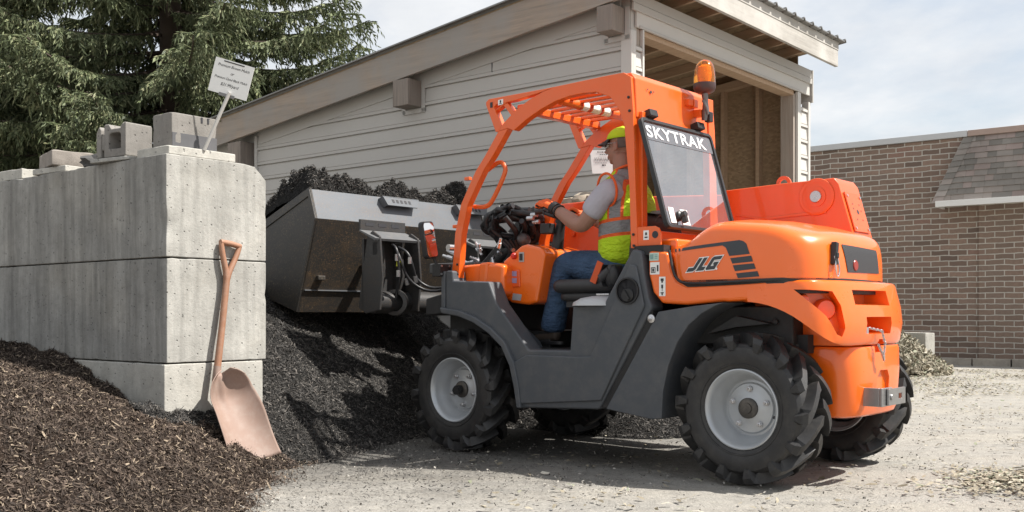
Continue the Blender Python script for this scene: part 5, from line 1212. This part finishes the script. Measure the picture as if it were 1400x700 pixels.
# carriage: two side frames hung on hooks, cross tube and hoses
for y1,y0 in ((.56,.15),(-.50,-.93)):
    m=MB(); m.prism([(3.06,1.49),(3.14,1.535),(3.20,1.50),(3.26,1.20),(3.30,.96),(3.22,.915),(3.06,.94),(3.03,1.18)],y1-.02,y1); m.prism([(3.06,1.49),(3.14,1.535),(3.20,1.50),(3.26,1.20),(3.30,.96),(3.22,.915),(3.06,.94),(3.03,1.18)],y0,y0+.02); m.box((3.245,y0+.03,1.22),(3.60,y0+.09,1.36))
    m.box((3.24,y0,.95),(3.26,y1,1.48)); cf=m.obj('carriage_frame',COUPLER,T,bevel=.006)
    m=MB(); m.prism([(3.06,1.475),(3.24,1.545),(3.25,1.535),(3.07,1.455)],y0-.02,y1+.04); m.obj('hook_flap',paint('worn_gray',(.11,.113,.117),.5,var=.15,dust=.2),cf,bevel=.003)
    m=MB(); m.box((3.24,y0-.02,1.545),(3.262,y1+.03,1.625)); hp_=m.obj('hook_plate',COUPLER,cf,bevel=.003)
    m=MB()
    for k in range(3): m.box((3.238,y1-.10-.13*k,1.578),(3.2405,y1-.02-.13*k,1.602))
    m.obj('plate_slot',INK,hp_)
    for yy in (y1-.12,y0+.10): 
        m=MB(); m.prism([(3.16,1.46),(3.25,1.46),(3.25,1.0),(3.20,1.0),(3.13,1.2)],yy-.012,yy+.012); m.obj('carriage_web',COUPLER,cf,bevel=.003)
m=MB(); m.tube([(3.20,.50,1.0),(3.20,-.95,1.0)],.085,26); m.obj('carriage_tube',COUPLER,T,smooth=40)
m=MB(); m.lathe([(.088,0),(.10,.01),(.10,.05),(.07,.055),(.065,.0)],(3.16,.30,1.0),(-.5,.85,0),26); m.obj('tube_collar',COUPLER,T,smooth=40)
m=MB(); m.box((3.08,.13,.93),(3.30,.15,1.30)); m.box((3.08,.545,1.35),(3.14,.56,1.45)); m.obj('carriage_plate',COUPLER,T,bevel=.004)
m=MB()
m.tube([(3.10,.40,1.44),(3.02,.42,1.40),(3.02,.40,1.25),(3.08,.36,1.12),(3.10,.36,1.02)],.011,8,smooth=2)
m.tube([(3.10,.34,1.42),(3.0,.33,1.38),(2.98,.30,1.28),(3.0,.24,1.16),(2.9,.12,1.09),(2.62,.1,1.18),(2.36,.30,1.22)],.011,8,smooth=2)
m.tube([(3.10,.37,1.42),(3.03,.38,1.33),(3.02,.30,1.15),(2.92,.14,1.065),(2.62,.12,1.15),(2.36,.33,1.19)],.011,8,smooth=2)
m.obj('coupler_hose',HOSE,T,smooth=60)
m=MB()
for p,d in (((3.03,.415,1.36),(0,0,-1)),((2.99,.32,1.34),(0,0,-1)),((3.02,.41,1.24),(0,0,-1)),((2.995,.26,1.20),(0,-.3,-1)),((3.03,.32,1.18),(0,-.3,-1))):
    d=Vector(d).normalized(); m=MB(); m.tube([p,Vector(p)+d*.05],.016,8); m.obj('hose_ferrule',STEEL,T,smooth=40)
m=MB(); m.tube([(3.03,.40,1.31),(3.035,.40,1.27)],.014,8); m.obj('hose_tag',paint('yellow_tag',(.6,.6,.05),.5),T)

# load of black mulch heaped in the bucket
def lh(x,y):
    a=(x-3.60)/(4.45-3.60); b=(y-YR)/(YL-YR)
    e=min(1,max(0,min(a*9,(1-a)*4)))*min(1,max(0,min(b*30,(1-b)*30)))
    prof=0
    for c,s,h in ((.99,.07,.13),(.86,.09,.10),(.72,.05,.04),(.70,.06,.07),(.47,.06,.10),(.37,.05,.065),(.18,.06,.09),(.06,.05,.19),(.60,.05,.03)):
        prof+=h*math.exp(-((b-c)/s)**2)
    zedge=1.84-.22*max(0,a)
    return zedge-.04+e*(.125+prof*math.exp(-((a-.32)/.35)**2)*1.05+.055*abs(nz2(x*1.0,y,8,3))+.055*nz2(x,y,13,7)+.035*nz2(x,y,27,1))
rs=np.random.default_rng(77); nx,ny=44,90; X0,X1=3.60,4.45
Vv=[];
for j in range(ny+1):
    for i in range(nx+1):
        x=X0+(X1-X0)*i/nx; y=YR+.015+(YL-YR-.03)*j/ny; Vv.append((x,y,lh(x,y)))
V=np.array(Vv); idx=np.arange((nx+1)*(ny+1)).reshape(ny+1,nx+1); F=np.stack([idx[:-1,:-1],idx[:-1,1:],idx[1:,1:],idx[1:,:-1]],-1).reshape(-1,4)
nc=22000; px=rs.uniform(X0+.015,X1-.02,nc); py=rs.uniform(YR+.03,YL-.03,nc); P=np.array([(x,y,lh(x,y)+rs.uniform(0,.014)) for x,y in zip(px,py)])
V2,F2=chips(P,np.tile((0,0,1.),(nc,1)),rs.uniform(.018,.042,nc),rs.uniform(.003,.009,nc),rs,1.1)
o=mesh_np('mulch_load',np.concatenate([V,V2])-np.array((4.0,-.17,1.8)),np.concatenate([F,F2+len(V)]),[BLACKSOIL,BLACKCHIP],mi=np.concatenate([np.zeros(len(F)),np.ones(len(F2))]))
o.matrix_world=Matrix.Translation(TLOC) @ Matrix.Rotation(TRZ,4,'Z') @ Matrix.Translation((4.0,-.17,1.8)); tag(o,'black mulch heaped above the bucket rim','mulch',None,'stuff')

# ------------------------------------------------------------------ shovel leaning on the block end
sv=empty('grain_shovel',onwall(-.30,.40,.04),0); tag(sv,'wide pinkish scoop shovel with a D handle leaning on the concrete block','shovel')
G0=onwall(-.028,.425,1.345)-sv.location; S1=onwall(-.062,.298,.53)-sv.location
ax=(G0-S1).normalized(); Fw=-A; sr=ax.cross(Fw).normalized()
if sr.dot(Bd)<0: sr=-sr
fw=sr.cross(ax).normalized()
if fw.dot(Fw)<0: fw=-fw
BLADE=paint('pinkish_scoop_paint',(.27,.185,.148),.65,var=.12,scale=5,dust=.5,dustcol=(.36,.295,.255))
ASHW2=paint('worn_copper_shaft',(.31,.155,.092),.55,var=.22,scale=9,dust=.35,dustcol=(.42,.30,.24))
g1=S1+ax*((G0-S1).length-.205)
m=MB(); m.tube([S1-ax*.02,S1,S1.lerp(g1,.5)+fw*.004,g1],[.023,.022,.020,.020],14); m.obj('shaft',ASHW2,sv,smooth=60)
m=MB()
for s in (1,-1): m.tube([g1-ax*.03,g1+ax*.03+sr*s*.012,g1+ax*.10+sr*s*.040,g1+ax*.17+sr*s*.062,g1+ax*.195+sr*s*.066],[.020,.018,.016,.015,.015],10,smooth=2)
m.tube([g1+ax*.196-sr*.074,g1+ax*.200,g1+ax*.196+sr*.074],[.017,.018,.017],10); m.obj('grip',ASHW2,sv,smooth=60)
# blade: deep scoop with rounded shoulders; it swings out from the wall and ends in a straight lip
mid=onwall(-.32,.405,.055)-sv.location
top=S1+ax*.01; dirb=(mid-top).normalized(); L_=(mid-top).length
srb=(Bd-dirb*Bd.dot(dirb)).normalized(); bn_=srb.cross(dirb).normalized()
if bn_.dot(fw)<0: bn_=-bn_
wid=[(0,.035),(.04,.088),(.10,.128),(.18,.154),(.30,.170),(.5,.178),(1,.180)]
def bw(t):
    for (a_,wa),(b_,wb) in zip(wid,wid[1:]):
        if t<=b_: return wa+(wb-wa)*(t-a_)/(b_-a_)
    return wid[-1][1]
def bp(u,t):
    s=u*2-1; w_=bw(t); dep=.105*(1-smoothstep(.35,1,t)*.55)
    back=.065*(1-smoothstep(.0,.28,t))
    ridge=.016*math.exp(-(s*w_/.022)**2)*(1-smoothstep(.10,.42,t))
    return top+dirb*(L_*(t*(1+.03*s*smoothstep(.7,1,t))))+srb*(w_*s)+bn_*(dep*(abs(s)**2.4)+back*(1-abs(s)**2*.3)+ridge-.045)
m=MB(); m.grid(40,30,bp); b=m.obj('blade',BLADE,sv,smooth=180)
md=b.modifiers.new('t','SOLIDIFY'); md.thickness=.005
m=MB(); m.tube([S1+ax*.07,S1-ax*.02,S1+dirb*.05+bn_*.0,S1+dirb*.085-bn_*.020],[.0235,.025,.019,.012],12); m.obj('socket',BLADE,sv,smooth=60)
# ------------------------------------------------------------------ the driver (same local axes as the machine)
S0=Vector((1.10,.26,1.10))
SKIN=paint('skin_tone',(.33,.175,.125),.5,var=.10,scale=30,bmp=.05,bscale=120)
def skinmesh(chains, voxel=None, sub=2, extra=None, smooth_it=3):
    """chains: lists of (point, radius); grown with a skin modifier, fused by a voxel remesh"""
    bm=bmesh.new(); sk=bm.verts.layers.skin.verify()
    for ch in chains:
        prev=None
        for k,(p,r) in enumerate(ch):
            v=bm.verts.new(Vector(p)); rr=r if hasattr(r,'__len__') else (r,r)
            v[sk].radius=rr; v[sk].use_root=(k==0)
            if prev is not None: bm.edges.new((prev,v))
            prev=v
    me=bpy.data.meshes.new('grown'); bm.to_mesh(me); bm.free(); o=bpy.data.objects.new('grown_tmp',me); C.objects.link(o)
    o.modifiers.new('s','SKIN').use_smooth_shade=True
    q=o.modifiers.new('u','SUBSURF'); q.levels=q.render_levels=sub
    dg=bpy.context.evaluated_depsgraph_get(); m2=bpy.data.meshes.new_from_object(o.evaluated_get(dg)); bpy.data.objects.remove(o)
    if extra or voxel:
        bm=bmesh.new(); bm.from_mesh(m2)
        if extra:
            b2=MB(); b2.bm.free(); b2.bm=bm; extra(b2)
        bm.to_mesh(m2); bm.free()
        o=bpy.data.objects.new('grown_tmp',m2); C.objects.link(o)
        r=o.modifiers.new('r','REMESH'); r.mode='VOXEL'; r.voxel_size=voxel or .008; r.use_smooth_shade=True
        if smooth_it: q=o.modifiers.new('sm','SMOOTH'); q.iterations=smooth_it; q.factor=.5
        dg=bpy.context.evaluated_depsgraph_get(); m2=bpy.data.meshes.new_from_object(o.evaluated_get(dg)); bpy.data.objects.remove(o)
    return m2
rel=lambda p:(p[0]-S0.x,p[1]-S0.y,p[2]-S0.z)
HC=Vector((1.135,.27,1.978))             # head centre
hip=(1.10,.26,1.175); chest=(1.105,.26,1.56); neck=(1.112,.265,1.785)
shL=(1.10,.450,1.690); elL=(1.30,.475,1.445); wrL=(1.575,.405,1.592); haL=(1.66,.39,1.628)
shR=(1.13,.075,1.70); elR=(1.32,.02,1.45); wrR=(1.50,.10,1.54); haR=(1.57,.13,1.58)
knL=(1.50,.375,1.225); anL=(1.615,.375,.80); knR=(1.50,.13,1.235); anR=(1.50,.14,.80)
lerp=lambda a,b,t:tuple(Vector(a).lerp(Vector(b),t))
def head(b):
    h=HC
    b.ball(h+Vector((-.018,0,.022)),.092,(1.06,.84,1.02),3)            # cranium
    b.ball(h+Vector((.030,0,-.035)),.070,(.92,.86,1.15),3)              # face
    b.ball(h+Vector((.040,0,-.082)),.045,(1.0,.95,.72),3)               # jaw and chin
    b.ball(h+Vector((.066,0,-.100)),.021,(.9,1.2,.85),2)
    b.tube([h+Vector((.088,0,.012)),h+Vector((.108,0,-.018)),h+Vector((.116,0,-.032)),h+Vector((.093,0,-.042))],[.009,.012,.015,.010],8)  # nose
    b.ball(h+Vector((.082,0,.022)),.018,(.8,2.4,.6),2)                  # brow
    b.ball(h+Vector((.092,0,-.066)),.012,(.8,1.9,.55),2); b.ball(h+Vector((.091,0,-.079)),.012,(.8,1.7,.55),2)   # lips
    for s in (1,-1):
        b.ball(h+Vector((.062,s*.042,-.028)),.022,(.8,.8,.8),2)
        b.ball(h+Vector((-.014,s*.083,-.016)),.032,(.62,.30,1.0),2,Matrix.Rotation(R(12),3,'Y')); b.ball(h+Vector((-.010,s*.086,-.036)),.014,(.7,.5,1),2)   # ears
arms=[[(chest,(.13,.10)),(lerp(chest,shL,.75),.075),(shL,.078),(lerp(shL,elL,.5),.064),(elL,.056),(lerp(elL,wrL,.3),.057),(lerp(elL,wrL,.75),.043),(wrL,.036)],
      [(chest,(.13,.10)),(lerp(chest,shR,.75),.075),(shR,.078),(lerp(shR,elR,.5),.064),(elR,.056),(lerp(elR,wrR,.3),.057),(lerp(elR,wrR,.75),.043),(wrR,.036)]]
body=[[(hip,(.16,.13)),(lerp(hip,chest,.5),(.15,.12)),(chest,(.155,.12)),(lerp(chest,neck,.7),(.10,.08)),(neck,.080),((HC.x-.014,HC.y,HC.z-.09),.072),((HC.x-.012,HC.y,HC.z-.03),.066)],
      [(hip,.12),(lerp(hip,knL,.15),.09),(lerp(hip,knL,.55),.078),(knL,.058),(lerp(knL,anL,.35),.054),(anL,.036),((anL[0]+.02,anL[1],.755),.036)],
      [(hip,.12),(lerp(hip,knR,.15),.09),(lerp(hip,knR,.55),.078),(knR,.058),(lerp(knR,anR,.35),.054),(anR,.036),((anR[0]+.02,anR[1],.755),.036)]]
def shift(chains): return [[(rel(p),r) for p,r in c] for c in chains]
def hand(w, fwd, up, sidev, big=1.0):
    """palm, four curled fingers of unequal length and a thumb from its side; the grip closes on a knob"""
    K=1.22; w=Vector(w); fwd=Vector(fwd).normalized(); up=Vector(up); up=(up-fwd*up.dot(fwd)).normalized(); sv_=fwd.cross(up).normalized()
    if sv_.dot(Vector(sidev))<0: sv_=-sv_
    ch=[[(w,(.030*K,.025*K)),(w+fwd*.04*K,(.034*K,.024*K)),(w+fwd*.085*K,(.038*K,.020*K))]]
    for k,(o,l) in enumerate(((.033,.072),(.011,.080),(-.012,.075),(-.033,.060))):
        o*=K; l*=K; b=w+fwd*.082*K+sv_*o; p1=b+fwd*l*.42+up*(.004); p2=p1+fwd*l*.20-up*l*.34; p3=p2-fwd*l*.14-up*l*.30
        ch.append([(w+fwd*.055*K+sv_*o*.8,.012*K),(b,.0115*K),(p1,.0108*K),(p2,.0100*K),(p3,.0088*K)])
    t0=w+fwd*.028*K+sv_*.030*K; t1=t0+fwd*.028*K+sv_*.020*K-up*.018*K; t2=t1+fwd*.030*K-up*.022*K-sv_*.004
    ch.append([(w+fwd*.02*K+sv_*.012,.013*K),(t0,.014*K),(t1,.0125*K),(t2,.0105*K)])
    return ch
hl=hand(wrL,Vector(haL)-Vector(wrL),(-.25,.35,.9),(-.2,-1,0)); hr=hand(wrR,Vector(haR)-Vector(wrR),(-.3,-.2,.9),(0,1,0))
me=skinmesh(shift(body+arms+hl+hr),None,2)
# the head is sculpted in place, then everything is fused into one skin
bm=bmesh.new(); bm.from_mesh(me); b2=MB(); b2.bm.free(); b2.bm=bm; _HC=HC.copy(); HC=HC-S0; head(b2); HC=_HC; bm.to_mesh(me); bm.free()
o=bpy.data.objects.new('grown_tmp',me); C.objects.link(o); r=o.modifiers.new('r','REMESH'); r.mode='VOXEL'; r.voxel_size=.0055; r.use_smooth_shade=True
q=o.modifiers.new('sm','SMOOTH'); q.iterations=3; q.factor=.5
dg=bpy.context.evaluated_depsgraph_get(); me=bpy.data.meshes.new_from_object(o.evaluated_get(dg)); bpy.data.objects.remove(o); me.materials.clear()
PM=Matrix.Translation(TLOC) @ Matrix.Rotation(TRZ,4,'Z') @ Matrix.Translation(S0+Vector((-.010,-.048,.018)))
P=link('person',me,SKIN,None,smooth=180); P.matrix_world=PM; tag(P,'driver seated in the cab in a yellow safety vest, cap, jeans and orange gloves','person')
def wear(name,me,mat,sub=0):
    me.materials.clear(); return link(name,me,mat,P,smooth=180)
def rb(m,name,mat,**k): return m.obj(name,mat,P,**k)
off=lambda c,d:[[(p,(r[0]+d,r[1]+d) if hasattr(r,'__len__') else r+d) for p,r in ch] for ch in c]
# shirt: torso and short sleeves
slL=[(chest,(.14,.11)),(lerp(chest,shL,.75),.088),(shL,.094),(lerp(shL,elL,.45),.086),(lerp(shL,elL,.74),.086)]
slR=[(chest,(.14,.11)),(lerp(chest,shR,.75),.088),(shR,.094),(lerp(shR,elR,.45),.086),(lerp(shR,elR,.74),.086)]
tor=[(lerp(hip,chest,.3),(.165,.13)),(chest,(.165,.13)),(lerp(chest,neck,.68),(.11,.09)),(lerp(chest,neck,.88),.070)]
wear('shirt',skinmesh(shift([tor,slL,slR]),.008,2,None,4),GLAV)
# jeans and boots
def m_denim():
    m,nt,b=newmat('denim'); v=coords(nt)
    c=mix(nt,ramp(nt,noise_n(nt,v,5,8,.7),[(.35,0),(.7,1)]),(.020,.045,.095),(.055,.105,.19)); nt.links.new(c,b.inputs['Base Color']); b.inputs['Roughness'].default_value=.85
    n=bump(nt,b,noise_n(nt,coords(nt,(1,1,2.2)),9,4),.9,.045); bump(nt,b,noise_n(nt,coords(nt,(40,40,140)),6,3),.2,.004,n); return m
DENIM=m_denim()
legs=[]
for kn,an,yy in ((knL,anL,.085),(knR,anR,-.085)):
    hp=(hip[0]+.02,hip[1]+yy,hip[2]+.0)
    legs.append([(hip,(.16,.13)),(hp,.132),(lerp(hp,kn,.35),.122),(lerp(hp,kn,.72),.112),(kn,.102),(lerp(kn,an,.15),.098),(lerp(kn,an,.45),.092),(lerp(kn,an,.75),.086),(lerp(kn,an,.93),.090),((an[0],an[1],.762),.088)])
wear('jeans',skinmesh(shift(legs),.009,2,None,3),DENIM)
BOOT=paint('brown_boot',(.055,.040,.030),.7,var=.25,dust=.35,dustcol=(.16,.135,.11))
for an,nm in ((anL,'boot'),(anR,'boot')):
    x,y,z=an; cch=[[((x-.035,y,.80),.045),((x-.03,y,.745),.042),((x+.05,y,.745),.042),((x+.13,y,.735),.042),((x+.185,y,.728),.034)],[((x-.03,y,.745),.04),((x-.055,y,.735),.036)]]
    bo_=wear(nm,skinmesh(shift(cch),.007,2,None,3),BOOT)
    m=MB(); m.prism([(a-S0.x,b-S0.y) for a,b in rounded([(x-.10,y-.035),(x-.10,y+.035),(x+.05,y+.042),(x+.20,y+.035),(x+.225,y),(x+.20,y-.035),(x+.05,y-.042)],2)],.690-S0.z,.714-S0.z,'z'); m.obj('sole',BLACK,bo_,bevel=.004)
# vest: fitted shell with arm openings, its tapes woven into the cloth
def m_vest():
    m,nt,b=newmat('safety_vest'); tc=N(nt,'ShaderNodeTexCoord'); sp=N(nt,'ShaderNodeSeparateXYZ'); nt.links.new(tc.outputs['Object'],sp.inputs[0])
    nz=noise_n(nt,tc.outputs['Object'],6,3)
    def band(x,lo,hi):
        a=N(nt,'ShaderNodeMath',operation='GREATER_THAN'); nt.links.new(x,a.inputs[0]); a.inputs[1].default_value=lo
        c=N(nt,'ShaderNodeMath',operation='LESS_THAN'); nt.links.new(x,c.inputs[0]); c.inputs[1].default_value=hi
        d=N(nt,'ShaderNodeMath',operation='MULTIPLY'); nt.links.new(a.outputs[0],d.inputs[0]); nt.links.new(c.outputs[0],d.inputs[1]); return d.outputs[0]
    ab=N(nt,'ShaderNodeMath',operation='ABSOLUTE'); nt.links.new(sp.outputs['Y'],ab.inputs[0])
    zz=N(nt,'ShaderNodeMath',operation='MULTIPLY_ADD'); nt.links.new(sp.outputs['X'],zz.inputs[0]); zz.inputs[1].default_value=.10; nt.links.new(sp.outputs['Z'],zz.inputs[2])
    Y=(.50,.72,.012); O=(.80,.12,.02); G=(.25,.25,.255)
    up=N(nt,'ShaderNodeMath',operation='GREATER_THAN'); nt.links.new(zz.outputs[0],up.inputs[0]); up.inputs[1].default_value=.385
    c=mix(nt,nz,mul(Y,.88),mul(Y,1.1))
    vo=N(nt,'ShaderNodeMath',operation='MULTIPLY'); nt.links.new(band(sp.outputs['X'],-.092,.016),vo.inputs[0]); nt.links.new(up.outputs[0],vo.inputs[1])
    vg=N(nt,'ShaderNodeMath',operation='MULTIPLY'); nt.links.new(band(sp.outputs['X'],-.076,.000),vg.inputs[0]); nt.links.new(up.outputs[0],vg.inputs[1])
    c=mix(nt,vo.outputs[0],c,O); c=mix(nt,vg.outputs[0],c,G)
    c=mix(nt,band(zz.outputs[0],.275,.392),c,O); c=mix(nt,band(zz.outputs[0],.296,.371),c,G)
    c=mix(nt,band(zz.outputs[0],-.2,.045),c,O)
    nt.links.new(c,b.inputs['Base Color']); b.inputs['Roughness'].default_value=.75
    bump(nt,b,noise_n(nt,coords(nt,(7,7,16)),1.3,4),.9,.05); return m
VEST=m_vest()
vt=[[((1.095,.26,1.165),(.215,.19)),((1.10,.26,1.32),(.215,.185)),((1.09,.25,1.52),(.225,.190)),((1.095,.25,1.66),(.215,.155)),((1.103,.262,1.76),(.135,.105)),((1.095,.264,1.81),(.100,.088)),((1.092,.264,1.825),(.088,.08))],
    [((1.105,.26,1.63),(.12,.10)),((1.10,.39,1.69),.105),((1.10,.425,1.688),.100)],[((1.105,.26,1.63),(.12,.10)),((1.12,.135,1.70),.105),((1.125,.10,1.70),.100)]]
wear('safety_vest',skinmesh(shift(vt),.009,2,None,4),VEST)
# orange piping round the near arm opening and the collar
PIPE=paint('orange_piping',(.80,.12,.02),.7,var=.05); YEL=paint('vest_yellow',(.50,.72,.012),.75,var=.05)
def loopring(c,ax,ru,rv,up,r,name,mat):
    ax=Vector(ax).normalized(); u=(Vector(up)-ax*Vector(up).dot(ax)).normalized(); v=ax.cross(u); c=Vector(rel(c)); m=MB()
    pts=[c+u*math.cos(a)*ru+v*math.sin(a)*rv for a in [i*6.2832/32 for i in range(33)]]
    m.tube(pts,r,8,False); return m.obj(name,mat,P,smooth=60)
loopring((1.113,.455,1.672),(.25,1,-.15),.104,.090,(0,0,1),.008,'vest_piping',PIPE)
loopring((1.105,.266,1.815),(.35,0,1),.088,.082,(1,0,0),.008,'vest_piping',PIPE)
# gloves: orange backs, black palms and cuffs
def m_glove():
    m,nt,b=newmat('work_glove'); g=N(nt,'ShaderNodeNewGeometry'); sp=N(nt,'ShaderNodeSeparateXYZ'); tc=N(nt,'ShaderNodeTexCoord'); nt.links.new(tc.outputs['Normal'],sp.inputs[0])
    ma=N(nt,'ShaderNodeMath',operation='MULTIPLY_ADD'); dt=N(nt,'ShaderNodeVectorMath',operation='DOT_PRODUCT'); nt.links.new(tc.outputs['Normal'],dt.inputs[0]); dt.inputs[1].default_value=(-.25,.45,.85); nt.links.new(dt.outputs['Value'],ma.inputs[0]); ma.inputs[1].default_value=.5; ma.inputs[2].default_value=.5
    c=mix(nt,ramp(nt,ma.outputs[0],[(.42,0),(.50,1)]),(.016,.016,.017),(.80,.13,.02)); nt.links.new(c,b.inputs['Base Color']); b.inputs['Roughness'].default_value=.7
    bump(nt,b,noise_n(nt,coords(nt),60,3),.4,.006); return m
GLV=m_glove()
for h in (hl,hr): wear('glove',skinmesh(shift(off(h,.0022)),.0042,2,None,2),GLV)
for w_,e_ in ((wrL,elL),(wrR,elR)):
    m=MB(); d=(Vector(w_)-Vector(e_)).normalized(); a=Vector(rel(w_)); m.tube([a-d*.030,a-d*.026,a-d*.005,a+d*.012],[.043,.046,.045,.045],16); m.obj('glove_cuff',BLACK,P,smooth=50)
m=MB(); d=(Vector(wrL)-Vector(elL)).normalized(); a=Vector(rel(wrL))-d*.055; m.tube([a-d*.007,a+d*.007],[.047,.047],16); m.obj('wrist_band',BLACK,P,smooth=50)
# cap with dark peak, hair, glasses
CAP=paint('cap_yellow',(.50,.74,.012),.7,var=.08,bmp=.2,bscale=20)
h=HC-S0; m=MB(); cc=h+Vector((-.016,0,.036)); rsg=[]
for k in range(9):
    a=k/8*math.pi/2; s=math.cos(a); z=math.sin(a); rsg.append([cc+Vector((.1075*s*math.cos(t)+(.006),.0895*s*math.sin(t),.082*z-.004*math.cos(t)*(1-z))) for t in [i*6.2832/32 for i in range(32)]])
m.rings(rsg,cap=False); cap=m.obj('cap',CAP,P,smooth=70); md=cap.modifiers.new('t','SOLIDIFY'); md.thickness=.004
m=MB(); m.ball(cc+Vector((.004,0,.082)),.009,(1,1,.6),2); m.obj('cap_button',CAP,cap,smooth=60)
PEAK=paint('cap_peak',(.025,.027,.032),.6,var=.1)
def pk(u,v):
    t=(u-.5)*2.3; r=1+v*.72*(math.cos(t*.62)**.8); 
    return cc+Vector((.1065*math.cos(t)*r+.006,.0885*math.sin(t)*(1+v*.06),-.004-.020*v-.022*(abs(t)/1.15)**2*v*.8))
m=MB(); m.grid(20,8,pk); peak=m.obj('cap_peak',PEAK,cap,smooth=80); md=peak.modifiers.new('t','SOLIDIFY'); md.thickness=.005
m=MB(); m.tube([pk(i/20,.72)+Vector((0,0,.004)) for i in range(1,20)],.0022,6); m.obj('peak_braid',paint('peak_braid',(.4,.4,.4),.6),cap,smooth=60)
HAIR=paint('gray_hair',(.12,.10,.09),.85,var=.4,scale=60,bmp=.5,bscale=150)
m=MB(); rsg=[]
for k in range(5):
    z=.032-.015*k; rsg.append([h+Vector((-.020+.1005*(1-.035*k*k*.2)*math.cos(t),.0815*(1-.02*k)*math.sin(t),z)) for t in [math.pi*.53+i/22*math.pi*.94 for i in range(23)]])
bm=m.bm; V_=[[bm.verts.new(p) for p in r_] for r_ in rsg]
for a,b in zip(V_,V_[1:]):
    for i in range(22): bm.faces.new((a[i],a[i+1],b[i+1],b[i]))
hr_=m.obj('hair',HAIR,P,smooth=180,recalc=True); md=hr_.modifiers.new('t','SOLIDIFY'); md.thickness=.004
m=MB()
for s in (1,-1):
    e=h+Vector((.093,s*.034,.002)); m.tube([e+Vector((.0,math.cos(a)*.024*1,math.sin(a)*.016)) for a in [i*6.2832/16 for i in range(17)]],.0022,6,False)
    m.tube([e+Vector((0,s*.024,.004)),h+Vector((.05,s*.082,.006)),h+Vector((-.02,s*.090,.004))],.0024,6)
m.obj('safety_glasses',paint('glasses_frame',(.25,.26,.28),.2,coat=.5),P,smooth=60)
m=MB()
for s in (1,-1): m.ball(h+Vector((.0775,s*.033,.0)),.0125,(1,1,1),2)
m.obj('eye',paint('eye_white',(.6,.58,.55),.2),P,smooth=60)
m=MB()
for s in (1,-1): m.ball(h+Vector((.0865,s*.033,.0)),.0052,(.8,1,1),2)
m.obj('iris',paint('eye_dark',(.05,.035,.025),.2),P,smooth=60)
